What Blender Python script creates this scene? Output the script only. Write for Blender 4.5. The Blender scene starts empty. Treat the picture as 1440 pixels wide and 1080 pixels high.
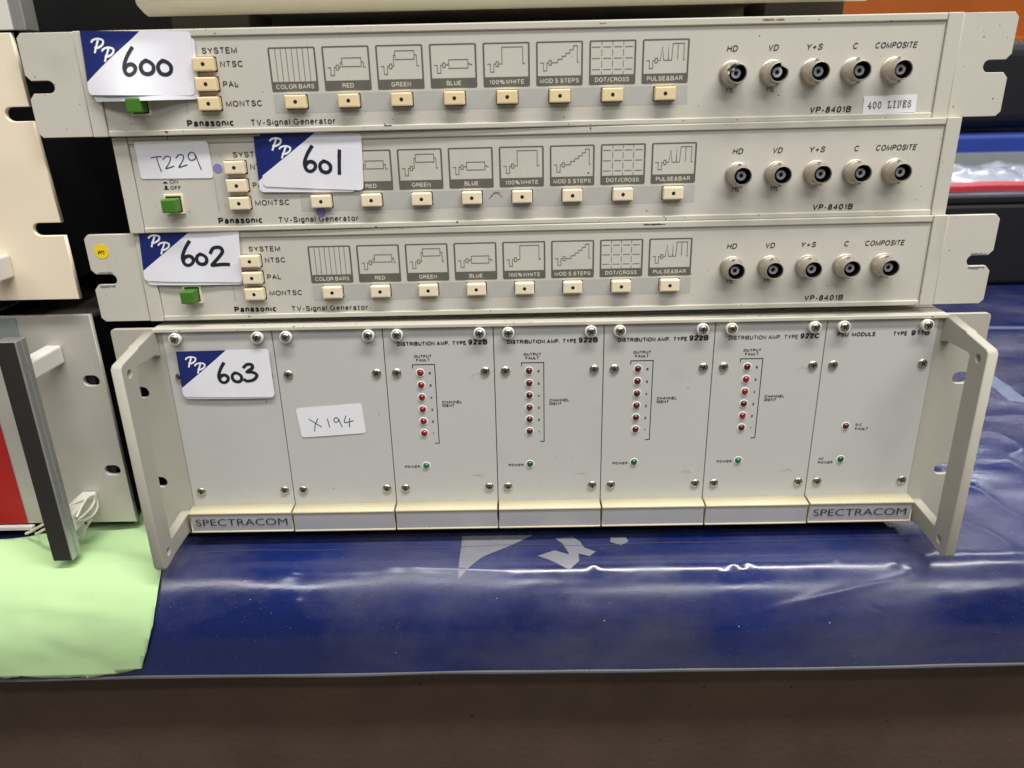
import bpy, bmesh, math, random
from mathutils import Vector, Matrix, noise
random.seed(7)
S = 0.001                      # everything below is written in millimetres
scene = bpy.context.scene
COL = scene.collection

# ------------------------------------------------------------------ camera
cam_d = bpy.data.cameras.new('camera')
cam = bpy.data.objects.new('camera', cam_d); COL.objects.link(cam)
cam.location = (-16.95*S, -400.83*S, 119.04*S)
cam.rotation_euler = (math.radians(69.093), math.radians(1.147), math.radians(0.104))
cam_d.sensor_fit = 'HORIZONTAL'; cam_d.sensor_width = 36.0
cam_d.lens = 1070.146/1440*36
cam_d.clip_start = 0.01; cam_d.clip_end = 50
cam_d.dof.use_dof = True; cam_d.dof.focus_distance = 0.425; cam_d.dof.aperture_fstop = 11.0
scene.camera = cam

# ------------------------------------------------------------------ world and lamps (indoor hall)
w = bpy.data.worlds.new('World'); scene.world = w; w.use_nodes = True
bg = w.node_tree.nodes['Background']
bg.inputs[0].default_value = (0.93, 0.96, 1.0, 1); bg.inputs[1].default_value = 0.10

def ceiling_lamp(name, loc, size_x, size_y, power, col=(1.0, 0.98, 0.94), aim=(0, 0, -0.05)):
    l = bpy.data.lights.new(name, 'AREA'); l.shape = 'RECTANGLE'
    l.size = size_x; l.size_y = size_y; l.energy = power; l.color = col
    o = bpy.data.objects.new(name, l); COL.objects.link(o)
    o.location = loc
    o.rotation_euler = (0, 0, 0)
    return o
ceiling_lamp('ceiling_tube_lamp', (0.70, -0.78, 2.30), 2.4, 0.26, 100)
ceiling_lamp('ceiling_tube_lamp', (-1.1, -1.9, 2.30), 2.4, 0.26, 44)
ceiling_lamp('ceiling_tube_lamp', (1.5, -2.9, 2.30), 2.4, 0.26, 54)
ceiling_lamp('ceiling_tube_lamp', (1.1, 1.5, 2.30), 2.4, 0.26, 45)
ceiling_lamp('ceiling_tube_lamp', (3.1, 4.3, 2.30), 1.2, 0.14, 11)

scene.view_settings.view_transform = 'Standard'
scene.view_settings.look = 'None'
scene.view_settings.gamma = 1
scene.view_settings.use_curve_mapping = False
scene.view_settings.exposure = 0.0
scene.render.engine = 'CYCLES'

# ------------------------------------------------------------------ materials
def srgb(r, g, b):
    f = lambda c: ((c/255)/12.92 if c/255 <= 0.04045 else (((c/255)+0.055)/1.055)**2.4)
    return (f(r), f(g), f(b), 1)

def mat(name, col, rough=0.5, metal=0.0, var=0.0, vscale=30, bump=0.0, bscale=400, specks=0.0, speck_col=(0.05, 0.04, 0.03, 1),
        smudge=0.0, smudge_col=None, spec=0.5, coat=0.0, rough_var=0.0, trans=0.0, speck_scale=260):
    m = bpy.data.materials.new(name); m.use_nodes = True
    nt = m.node_tree; N = nt.nodes; L = nt.links
    b = N['Principled BSDF']
    b.inputs['Base Color'].default_value = col
    b.inputs['Roughness'].default_value = rough
    b.inputs['Metallic'].default_value = metal
    b.inputs['Specular IOR Level'].default_value = spec
    b.inputs['Coat Weight'].default_value = coat
    b.inputs['Coat Roughness'].default_value = 0.12
    b.inputs['Transmission Weight'].default_value = trans
    tc = N.new('ShaderNodeTexCoord')
    oi = N.new('ShaderNodeObjectInfo')
    off = N.new('ShaderNodeVectorMath'); off.operation = 'MULTIPLY_ADD'
    L.new(oi.outputs['Random'], off.inputs[0]); off.inputs[1].default_value = (3.1, 1.7, 2.3)
    L.new(tc.outputs['Object'], off.inputs[2])
    cur = None
    def noise_fac(scale, detail, lo, hi):
        n = N.new('ShaderNodeTexNoise'); n.inputs['Scale'].default_value = scale; n.inputs['Detail'].default_value = detail
        n.inputs['Roughness'].default_value = 0.6
        L.new(off.outputs[0], n.inputs['Vector'])
        r = N.new('ShaderNodeMapRange'); r.inputs[1].default_value = lo; r.inputs[2].default_value = hi
        L.new(n.outputs['Fac'], r.inputs[0]); return r.outputs[0]
    def mix(fac, a, c):
        mx = N.new('ShaderNodeMix'); mx.data_type = 'RGBA'
        L.new(fac, mx.inputs[0])
        if isinstance(a, tuple): mx.inputs[6].default_value = a
        else: L.new(a, mx.inputs[6])
        mx.inputs[7].default_value = c
        return mx.outputs[2]
    base = col
    if var > 0:
        f = noise_fac(vscale, 5, 0.3, 0.7)
        dark = tuple(c*(1-var) for c in col[:3])+(1,)
        base = mix(f, base, dark)
    if smudge > 0:
        f = noise_fac(17, 6, 0.56, 0.80)
        k = N.new('ShaderNodeMath'); k.operation = 'MULTIPLY'; k.inputs[1].default_value = smudge; L.new(f, k.inputs[0])
        base = mix(k.outputs[0], base, smudge_col or tuple(c*0.6 for c in col[:3])+(1,))
    if specks > 0:
        f = noise_fac(speck_scale, 2, 0.82-specks, 0.84-specks)
        base = mix(f, base, speck_col)
    if not isinstance(base, tuple): L.new(base, b.inputs['Base Color'])
    if rough_var > 0:
        f = noise_fac(40, 6, 0.3, 0.7)
        r = N.new('ShaderNodeMapRange'); r.inputs[3].default_value = max(0.02, rough-rough_var); r.inputs[4].default_value = rough+rough_var
        L.new(f, r.inputs[0]); L.new(r.outputs[0], b.inputs['Roughness'])
    if bump > 0:
        n = N.new('ShaderNodeTexNoise'); n.inputs['Scale'].default_value = bscale; n.inputs['Detail'].default_value = 3
        L.new(off.outputs[0], n.inputs['Vector'])
        bp = N.new('ShaderNodeBump'); bp.inputs['Strength'].default_value = bump; bp.inputs['Distance'].default_value = 0.0004
        L.new(n.outputs['Fac'], bp.inputs['Height']); L.new(bp.outputs[0], b.inputs['Normal'])
    return m

M = {}
M['panel'] = mat('panel_paint', srgb(199, 195, 185), 0.48, var=0.05, vscale=14, bump=0.10, bscale=1500, specks=0.075, smudge=0.6, smudge_col=srgb(168, 163, 150), speck_scale=420)
M['shell'] = mat('shell_paint', srgb(199, 195, 183), 0.42, var=0.05, vscale=18, bump=0.08, bscale=1300, specks=0.09, smudge=0.65, smudge_col=srgb(166, 158, 140), speck_scale=420)
M['module'] = mat('module_paint', srgb(191, 191, 187), 0.42, var=0.04, vscale=10, bump=0.06, bscale=1400, specks=0.065, smudge=0.5, smudge_col=srgb(168, 166, 158), speck_scale=420)
M['rackgrey'] = mat('rack_paint', srgb(176, 172, 159), 0.55, var=0.05, vscale=25, bump=0.25, bscale=1800, specks=0.035, smudge=0.3, smudge_col=srgb(150, 142, 125), speck_scale=420)
M['rail'] = mat('rail_paint', srgb(200, 196, 182), 0.4, var=0.08, vscale=20, specks=0.11, smudge=0.6, speck_scale=380)
M['trim'] = mat('cream_plastic', srgb(204, 195, 164), 0.4, var=0.08, vscale=30, specks=0.045, smudge=0.4, smudge_col=srgb(190, 170, 110), speck_scale=420)
M['plate'] = mat('label_plate', srgb(196, 196, 198), 0.32, metal=0.45, var=0.05, vscale=40, rough_var=0.05)
M['printdark'] = mat('dark_print', srgb(40, 38, 35), 0.5, var=0.2, vscale=300)
M['printblack'] = mat('black_print', srgb(22, 22, 24), 0.5, var=0.2, vscale=300)
M['printgrey'] = mat('grey_print', srgb(98, 97, 88), 0.5, var=0.12, vscale=200)
M['printlight'] = mat('light_print', srgb(214, 211, 200), 0.5, var=0.08, vscale=300)
M['strip'] = mat('strip_print', srgb(178, 178, 172), 0.5, var=0.05, vscale=30, smudge=0.3, smudge_col=srgb(160, 158, 150))
M['btn'] = mat('button_cream', srgb(238, 222, 192), 0.38, var=0.06, vscale=90, smudge=0.3, smudge_col=srgb(215, 190, 140))
M['btn_y'] = mat('button_yellowed', srgb(236, 214, 170), 0.38, var=0.08, vscale=90, smudge=0.35, smudge_col=srgb(205, 170, 105))
M['black'] = mat('black_gap', srgb(22, 21, 20), 0.7)
M['hole'] = mat('black_hole', srgb(14, 12, 10), 0.6)
M['green'] = mat('green_plastic', srgb(68, 120, 38), 0.42, var=0.12, vscale=80, smudge=0.3, smudge_col=srgb(60, 105, 35))
M['nickel'] = mat('tarnished_nickel', srgb(196, 187, 174), 0.4, metal=0.7, var=0.22, vscale=120, rough_var=0.12, smudge=0.4, smudge_col=srgb(120, 104, 86))
M['steel'] = mat('screw_steel', srgb(206, 198, 188), 0.3, metal=1.0, var=0.2, vscale=200)
M['recess'] = mat('screw_recess', srgb(48, 42, 36), 0.5, metal=0.6)
M['insul'] = mat('white_insulator', srgb(176, 178, 186), 0.4)
M['dark_in'] = mat('connector_inside', srgb(40, 37, 34), 0.5, metal=0.5)
M['nylon'] = mat('nylon_white', srgb(232, 229, 218), 0.35, var=0.06, vscale=90)
M['red'] = mat('red_led', srgb(128, 14, 28), 0.15, coat=0.5)
M['dred'] = mat('dark_red_led', srgb(80, 12, 22), 0.15, coat=0.5)
M['gled'] = mat('green_led', srgb(20, 104, 66), 0.15, coat=0.5)
M['dgled'] = mat('dark_green_led', srgb(18, 78, 44), 0.15, coat=0.5)
M['chassis'] = mat('case_metal', srgb(92, 90, 84), 0.5, metal=0.3, var=0.15)
M['blackcase'] = mat('black_case', srgb(13, 13, 17), 0.55, var=0.3, vscale=12, bump=0.1)
M['alu'] = mat('scuffed_aluminium', srgb(204, 199, 190), 0.45, metal=0.3, var=0.16, vscale=14, rough_var=0.12, specks=0.05, smudge=0.5, smudge_col=srgb(150, 146, 138), speck_scale=300)
M['alubar'] = mat('bar_aluminium', srgb(186, 187, 184), 0.36, metal=0.7, var=0.1, vscale=40, specks=0.06)
M['blackstrip'] = mat('black_inlay', srgb(40, 37, 34), 0.6, var=0.2, vscale=60, bump=0.2)
M['redpanel'] = mat('red_panel', srgb(178, 30, 30), 0.45, var=0.12, vscale=20)
M['greypanel'] = mat('grey_panel', srgb(140, 146, 146), 0.5, var=0.08)
M['cream'] = mat('cream_enamel', srgb(240, 225, 200), 0.42, var=0.05, vscale=12, specks=0.045, smudge=0.25, smudge_col=srgb(222, 200, 168), speck_scale=300)
M['offwhite'] = mat('offwhite_panel', srgb(218, 214, 206), 0.45, var=0.05, specks=0.03)
M['beige'] = mat('beige_case', srgb(206, 200, 180), 0.45, var=0.06, specks=0.03)
M['rubber'] = mat('foot_brown', srgb(92, 84, 76), 0.7, var=0.2)
M['paper'] = mat('green_paper', srgb(178, 210, 154), 0.75, var=0.05, vscale=9, bump=0.12, bscale=300, smudge=0.22, smudge_col=srgb(160, 205, 130), specks=0.028, speck_scale=420)
M['string'] = mat('white_string', srgb(226, 220, 205), 0.8, var=0.1, vscale=600)
M['tag'] = mat('white_tag', srgb(226, 224, 218), 0.6)
M['yellow'] = mat('yellow_sticker', srgb(244, 208, 24), 0.5, var=0.06, vscale=200)
M['purple'] = mat('purple_sticker', srgb(132, 122, 190), 0.55, var=0.06, vscale=300)
M['label'] = mat('white_label', srgb(232, 232, 236), 0.55, var=0.03, vscale=60, bump=0.05)
M['ink'] = mat('marker_ink', srgb(34, 34, 42), 0.45, var=0.15, vscale=300)
M['penink'] = mat('pen_ink', srgb(52, 58, 118), 0.5, var=0.2, vscale=400)
M['whiteprint'] = mat('white_print', srgb(238, 240, 244), 0.5)
M['board'] = mat('brown_fibreboard', srgb(76, 58, 45), 0.85, var=0.35, vscale=14, bump=0.9, bscale=250, specks=0.085, speck_col=srgb(44, 30, 22), smudge=0.5, smudge_col=srgb(84, 70, 58), speck_scale=150)
M['rim'] = mat('clear_rim', srgb(86, 86, 88), 0.4, var=0.3, vscale=25)
M['greyprint'] = mat('cream_grey_print', srgb(124, 124, 132), 0.4, var=0.15, vscale=60, smudge=0.7, smudge_col=srgb(140, 136, 132))
M['seam'] = mat('dust_seam', srgb(78, 74, 92), 0.6, var=0.2, vscale=60)
M['band'] = mat('pale_glare', srgb(116, 126, 158), 0.35, var=0.3, vscale=20)
M['ledring'] = mat('led_ring', srgb(222, 220, 213), 0.4)
M['orange'] = mat('orange_beam', srgb(184, 92, 8), 0.5, var=0.25, vscale=5)
M['bluebox'] = mat('blue_box', srgb(36, 62, 150), 0.5, var=0.1)
M['wrap'] = mat('white_wrap', srgb(158, 164, 182), 0.25, var=0.12, vscale=12, coat=0.4)
M['redtape'] = mat('red_tape', srgb(170, 44, 56), 0.4)
M['floor'] = mat('floor_concrete', srgb(120, 114, 106), 0.8, var=0.2)
M['rust'] = mat('rust_stain', srgb(150, 112, 62), 0.8, var=0.35, vscale=600)
M['grime'] = mat('grime_mark', srgb(74, 68, 60), 0.7, var=0.3, vscale=600)
M['scuff'] = mat('scuff_mark', srgb(180, 178, 171), 0.6, var=0.1, vscale=500)

def blue_sheet_mat():
    m = bpy.data.materials.new('blue_plastic_sheet'); m.use_nodes = True
    nt = m.node_tree; N = nt.nodes; L = nt.links; b = N['Principled BSDF']
    tc = N.new('ShaderNodeTexCoord')
    def nz(scale, detail, lo, hi, stretch=None):
        n = N.new('ShaderNodeTexNoise'); n.inputs['Scale'].default_value = scale; n.inputs['Detail'].default_value = detail
        n.inputs['Roughness'].default_value = 0.62
        if stretch:
            mp = N.new('ShaderNodeMapping'); mp.inputs['Scale'].default_value = stretch
            L.new(tc.outputs['Object'], mp.inputs[0]); L.new(mp.outputs[0], n.inputs['Vector'])
        else: L.new(tc.outputs['Object'], n.inputs['Vector'])
        r = N.new('ShaderNodeMapRange'); r.inputs[1].default_value = lo; r.inputs[2].default_value = hi
        L.new(n.outputs['Fac'], r.inputs[0]); return r.outputs[0]
    def mixc(f, a, c, k=1.0):
        mx = N.new('ShaderNodeMix'); mx.data_type = 'RGBA'
        mu = N.new('ShaderNodeMath'); mu.operation = 'MULTIPLY'; mu.inputs[1].default_value = k; L.new(f, mu.inputs[0]); L.new(mu.outputs[0], mx.inputs[0])
        if isinstance(a, tuple): mx.inputs[6].default_value = a
        else: L.new(a, mx.inputs[6])
        mx.inputs[7].default_value = c; return mx.outputs[2]
    base = mixc(nz(6, 4, 0.35, 0.65), srgb(20, 29, 72), srgb(20, 37, 98))
    base = mixc(nz(7.3, 6, 0.40, 0.68, (1, 1.6, 1.6)), base, srgb(78, 77, 100), 0.75)       # dust film
    base = mixc(nz(1500, 1, 0.73, 0.79), base, srgb(150, 150, 170), 0.5)    # dust grains
    base = mixc(nz(330, 2, 0.775, 0.79), base, srgb(200, 200, 215), 0.7)     # bigger lint specks
    L.new(base, b.inputs['Base Color'])
    r = N.new('ShaderNodeMapRange'); r.inputs[3].default_value = 0.12; r.inputs[4].default_value = 0.36
    L.new(nz(7.3, 6, 0.38, 0.68, (1, 1.6, 1.6)), r.inputs[0]); L.new(r.outputs[0], b.inputs['Roughness'])
    b.inputs['Specular IOR Level'].default_value = 0.5
    n = N.new('ShaderNodeTexNoise'); n.inputs['Scale'].default_value = 55; n.inputs['Detail'].default_value = 4
    mp = N.new('ShaderNodeMapping'); mp.inputs['Scale'].default_value = (0.35, 1, 1)
    L.new(tc.outputs['Object'], mp.inputs[0]); L.new(mp.outputs[0], n.inputs['Vector'])
    bp = N.new('ShaderNodeBump'); bp.inputs['Strength'].default_value = 0.22; bp.inputs['Distance'].default_value = 0.0012
    L.new(n.outputs['Fac'], bp.inputs['Height']); L.new(bp.outputs[0], b.inputs['Normal'])
    return m
M['blue'] = blue_sheet_mat()

def card_mat():
    """white gloss card with a printed navy corner; (u, v) come from the card's own UV map"""
    m = bpy.data.materials.new('lot_card_print'); m.use_nodes = True
    nt = m.node_tree; N = nt.nodes; L = nt.links; b = N['Principled BSDF']
    uv = N.new('ShaderNodeUVMap'); sep = N.new('ShaderNodeSeparateXYZ'); L.new(uv.outputs[0], sep.inputs[0])
    a = N.new('ShaderNodeMath'); a.operation = 'DIVIDE'; a.inputs[1].default_value = 0.545; L.new(sep.outputs[0], a.inputs[0])
    c = N.new('ShaderNodeMath'); c.operation = 'DIVIDE'; c.inputs[1].default_value = 0.80; L.new(sep.outputs[1], c.inputs[0])
    s = N.new('ShaderNodeMath'); s.operation = 'ADD'; L.new(a.outputs[0], s.inputs[0]); L.new(c.outputs[0], s.inputs[1])
    lt = N.new('ShaderNodeMath'); lt.operation = 'LESS_THAN'; lt.inputs[1].default_value = 1.0; L.new(s.outputs[0], lt.inputs[0])
    n = N.new('ShaderNodeTexNoise'); n.inputs['Scale'].default_value = 90; n.inputs['Detail'].default_value = 5
    tc = N.new('ShaderNodeTexCoord'); L.new(tc.outputs['Object'], n.inputs['Vector'])
    wm = N.new('ShaderNodeMix'); wm.data_type = 'RGBA'; wm.inputs[6].default_value = srgb(236, 236, 242); wm.inputs[7].default_value = srgb(222, 222, 230); L.new(n.outputs['Fac'], wm.inputs[0])
    mx = N.new('ShaderNodeMix'); mx.data_type = 'RGBA'; L.new(lt.outputs[0], mx.inputs[0]); L.new(wm.outputs[2], mx.inputs[6]); mx.inputs[7].default_value = srgb(24, 38, 104)
    L.new(mx.outputs[2], b.inputs['Base Color']); b.inputs['Roughness'].default_value = 0.4
    return m
M['card'] = card_mat()

# ------------------------------------------------------------------ builders
def link(name, me, mats, parent=None, loc=None):
    o = bpy.data.objects.new(name, me); COL.objects.link(o)
    if mats is not None:
        if not isinstance(mats, (list, tuple)): mats = [mats]
        if len(me.materials) == 0:
            for m in mats: me.materials.append(m)
    if parent is not None: o.parent = parent
    if loc is not None: o.location = Vector(loc)*S
    return o

def tag(o, label, cat, group=None, kind=None):
    if label: o['label'] = label
    if cat: o['category'] = cat
    if group: o['group'] = group
    if kind: o['kind'] = kind
    return o

def thing(name, label, cat, loc=(0, 0, 0), rot=(0, 0, 0), group=None):
    o = bpy.data.objects.new(name, None); COL.objects.link(o); o.empty_display_size = 0.02
    o.location = Vector(loc)*S; o.rotation_euler = rot
    return tag(o, label, cat, group)

def mesh_of(bm, smooth=False, sc=S):
    bm.normal_update()
    for e in bm.edges:
        if len(e.link_faces) == 2 and e.calc_face_angle(0) > math.radians(38): e.smooth = False
    me = bpy.data.meshes.new('m'); bm.to_mesh(me); bm.free()
    me.transform(Matrix.Scale(sc, 4))
    if smooth:
        me.polygons.foreach_set('use_smooth', [True]*len(me.polygons))
    return me

def box(x0, x1, y0, y1, z0, z1, bev=0.0, seg=2):
    bm = bmesh.new(); bmesh.ops.create_cube(bm, size=1)
    for v in bm.verts:
        v.co = Vector((x0+(v.co.x+.5)*(x1-x0), y0+(v.co.y+.5)*(y1-y0), z0+(v.co.z+.5)*(z1-z0)))
    if bev > 0: bmesh.ops.bevel(bm, geom=bm.edges[:], offset=bev, segments=seg, profile=0.5, affect='EDGES')
    bmesh.ops.recalc_face_normals(bm, faces=bm.faces[:])
    return mesh_of(bm)

def add_box(bm, x0, x1, y0, y1, z0, z1, mi=0):
    r = bmesh.ops.create_cube(bm, size=1)
    for v in r['verts']:
        v.co = Vector((x0+(v.co.x+.5)*(x1-x0), y0+(v.co.y+.5)*(y1-y0), z0+(v.co.z+.5)*(z1-z0)))
    for f in {f for v in r['verts'] for f in v.link_faces}: f.material_index = mi

def lathe(bm, prof, seg=32, mi=0, cx=0, cz=0, deform=None):
    """prof: list of (radius, y); axis along y"""
    rings = []
    for r, y in prof:
        ring = []
        for k in range(seg):
            a = 2*math.pi*k/seg
            p = (r, y) if deform is None else deform(a, r, y)
            ring.append(bm.verts.new((cx+p[0]*math.cos(a), p[1], cz+p[0]*math.sin(a))))
        rings.append(ring)
    for i in range(len(rings)-1):
        for k in range(seg):
            f = bm.faces.new((rings[i][k], rings[i][(k+1) % seg], rings[i+1][(k+1) % seg], rings[i+1][k])); f.material_index = mi; f.smooth = True
    for ring in (rings[0], rings[-1]):
        try:
            f = bm.faces.new(ring); f.material_index = mi
        except ValueError: pass
    return rings

def curve_mesh(splines, thick, bev=0.0):
    """filled flat outline with holes, extruded; local x, y in the outline plane, z = thickness"""
    c = bpy.data.curves.new('c', 'CURVE'); c.dimensions = '2D'; c.fill_mode = 'BOTH'
    c.extrude = max(0, thick/2-bev); c.bevel_depth = bev; c.bevel_resolution = 1; c.offset = -bev
    for pts in splines:
        s = c.splines.new('POLY'); s.points.add(len(pts)-1)
        for p, q in zip(s.points, pts): p.co = (q[0], q[1], 0, 1)
        s.use_cyclic_u = True
    o = bpy.data.objects.new('c', c); COL.objects.link(o)
    dg = bpy.context.evaluated_depsgraph_get()
    me = bpy.data.meshes.new_from_object(o.evaluated_get(dg))
    bpy.data.objects.remove(o); bpy.data.curves.remove(c)
    me.materials.clear()
    return me

FRONT = Matrix(((1, 0, 0, 0), (0, 0, -1, 0), (0, 1, 0, 0), (0, 0, 0, 1)))     # outline x,y -> x,z ; thickness -> -y
SIDE = Matrix(((0, 0, 1, 0), (1, 0, 0, 0), (0, 1, 0, 0), (0, 0, 0, 1)))       # outline x,y -> y,z ; thickness -> x
def plate(splines, y0, y1, bev=0.0):
    me = curve_mesh(splines, y1-y0, bev)
    me.transform(Matrix.Scale(S, 4) @ Matrix.Translation((0, (y0+y1)/2, 0)) @ FRONT); return me
def side_plate(splines, x0, x1, bev=0.0):
    me = curve_mesh(splines, x1-x0, bev)
    me.transform(Matrix.Scale(S, 4) @ Matrix.Translation(((x0+x1)/2, 0, 0)) @ SIDE); return me

def circle(cx, cy, r, n=20, rx=None):
    return [(cx+(rx or r)*math.cos(2*math.pi*k/n), cy+r*math.sin(2*math.pi*k/n)) for k in range(n)]
def rrect(x0, y0, x1, y1, r, n=4):
    out = []
    for cx, cy, a0 in ((x1-r, y1-r, 0), (x0+r, y1-r, 90), (x0+r, y0+r, 180), (x1-r, y0+r, 270)):
        for k in range(n+1):
            a = math.radians(a0+90*k/n); out.append((cx+r*math.cos(a), cy+r*math.sin(a)))
    return out
def oval(cx, cy, w, h, n=8):
    out = []; r = h/2
    for s, a0 in ((1, -90), (-1, 90)):
        for k in range(n+1):
            a = math.radians(a0+180*k/n); out.append((cx+s*(w/2-r)+r*math.cos(a), cy+r*math.sin(a)))
    return out

# --- flat print -----------------------------------------------------------
def ribbon(bm, pts, wd, y, closed=False, cap=True, mi=0, f=None):
    """flat mitred stroke in the x/z plane"""
    P = [Vector(p) for p in pts]; n = len(P); L_ = []; R_ = []
    for i in range(n):
        a = P[i-1] if (i > 0 or closed) else None
        c = P[(i+1) % n] if (i < n-1 or closed) else None
        d1 = (P[i]-a).normalized() if a is not None else None
        d2 = (c-P[i]).normalized() if c is not None else None
        if d1 is None: d1 = d2
        if d2 is None: d2 = d1
        nrm = Vector((-(d1.y+d2.y), d1.x+d2.x))
        nrm = nrm.normalized() if nrm.length > 1e-6 else Vector((-d1.y, d1.x))
        k = min(1.8, 1/max(0.3, nrm.dot(Vector((-d1.y, d1.x)))))
        wi = wd[i] if isinstance(wd, (list, tuple)) else wd
        p = P[i].copy()
        if cap and not closed:
            if i == 0: p -= d2*wi*0.35
            if i == n-1: p += d1*wi*0.35
        L_.append(p+nrm*wi/2*k); R_.append(p-nrm*wi/2*k)
    def V(q):
        co = (q.x, y, q.y)
        return bm.verts.new(f(*co) if f else co)
    vl = [V(q) for q in L_]; vr = [V(q) for q in R_]
    for i in range(n if closed else n-1):
        j = (i+1) % n
        try:
            fc = bm.faces.new((vl[i], vr[i], vr[j], vl[j])); fc.material_index = mi
        except ValueError: pass

def smooth_pts(pts, sub=6):
    """Catmull-Rom through the points"""
    out = []; n = len(pts)
    for i in range(n-1):
        p0 = Vector(pts[max(0, i-1)]); p1 = Vector(pts[i]); p2 = Vector(pts[i+1]); p3 = Vector(pts[min(n-1, i+2)])
        for k in range(sub):
            t = k/sub
            out.append(0.5*((2*p1)+(p2-p0)*t+(2*p0-5*p1+4*p2-p3)*t*t+(3*p1-p0-3*p2+p3)*t**3))
    out.append(Vector(pts[-1])); return [(q.x, q.y) for q in out]

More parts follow.
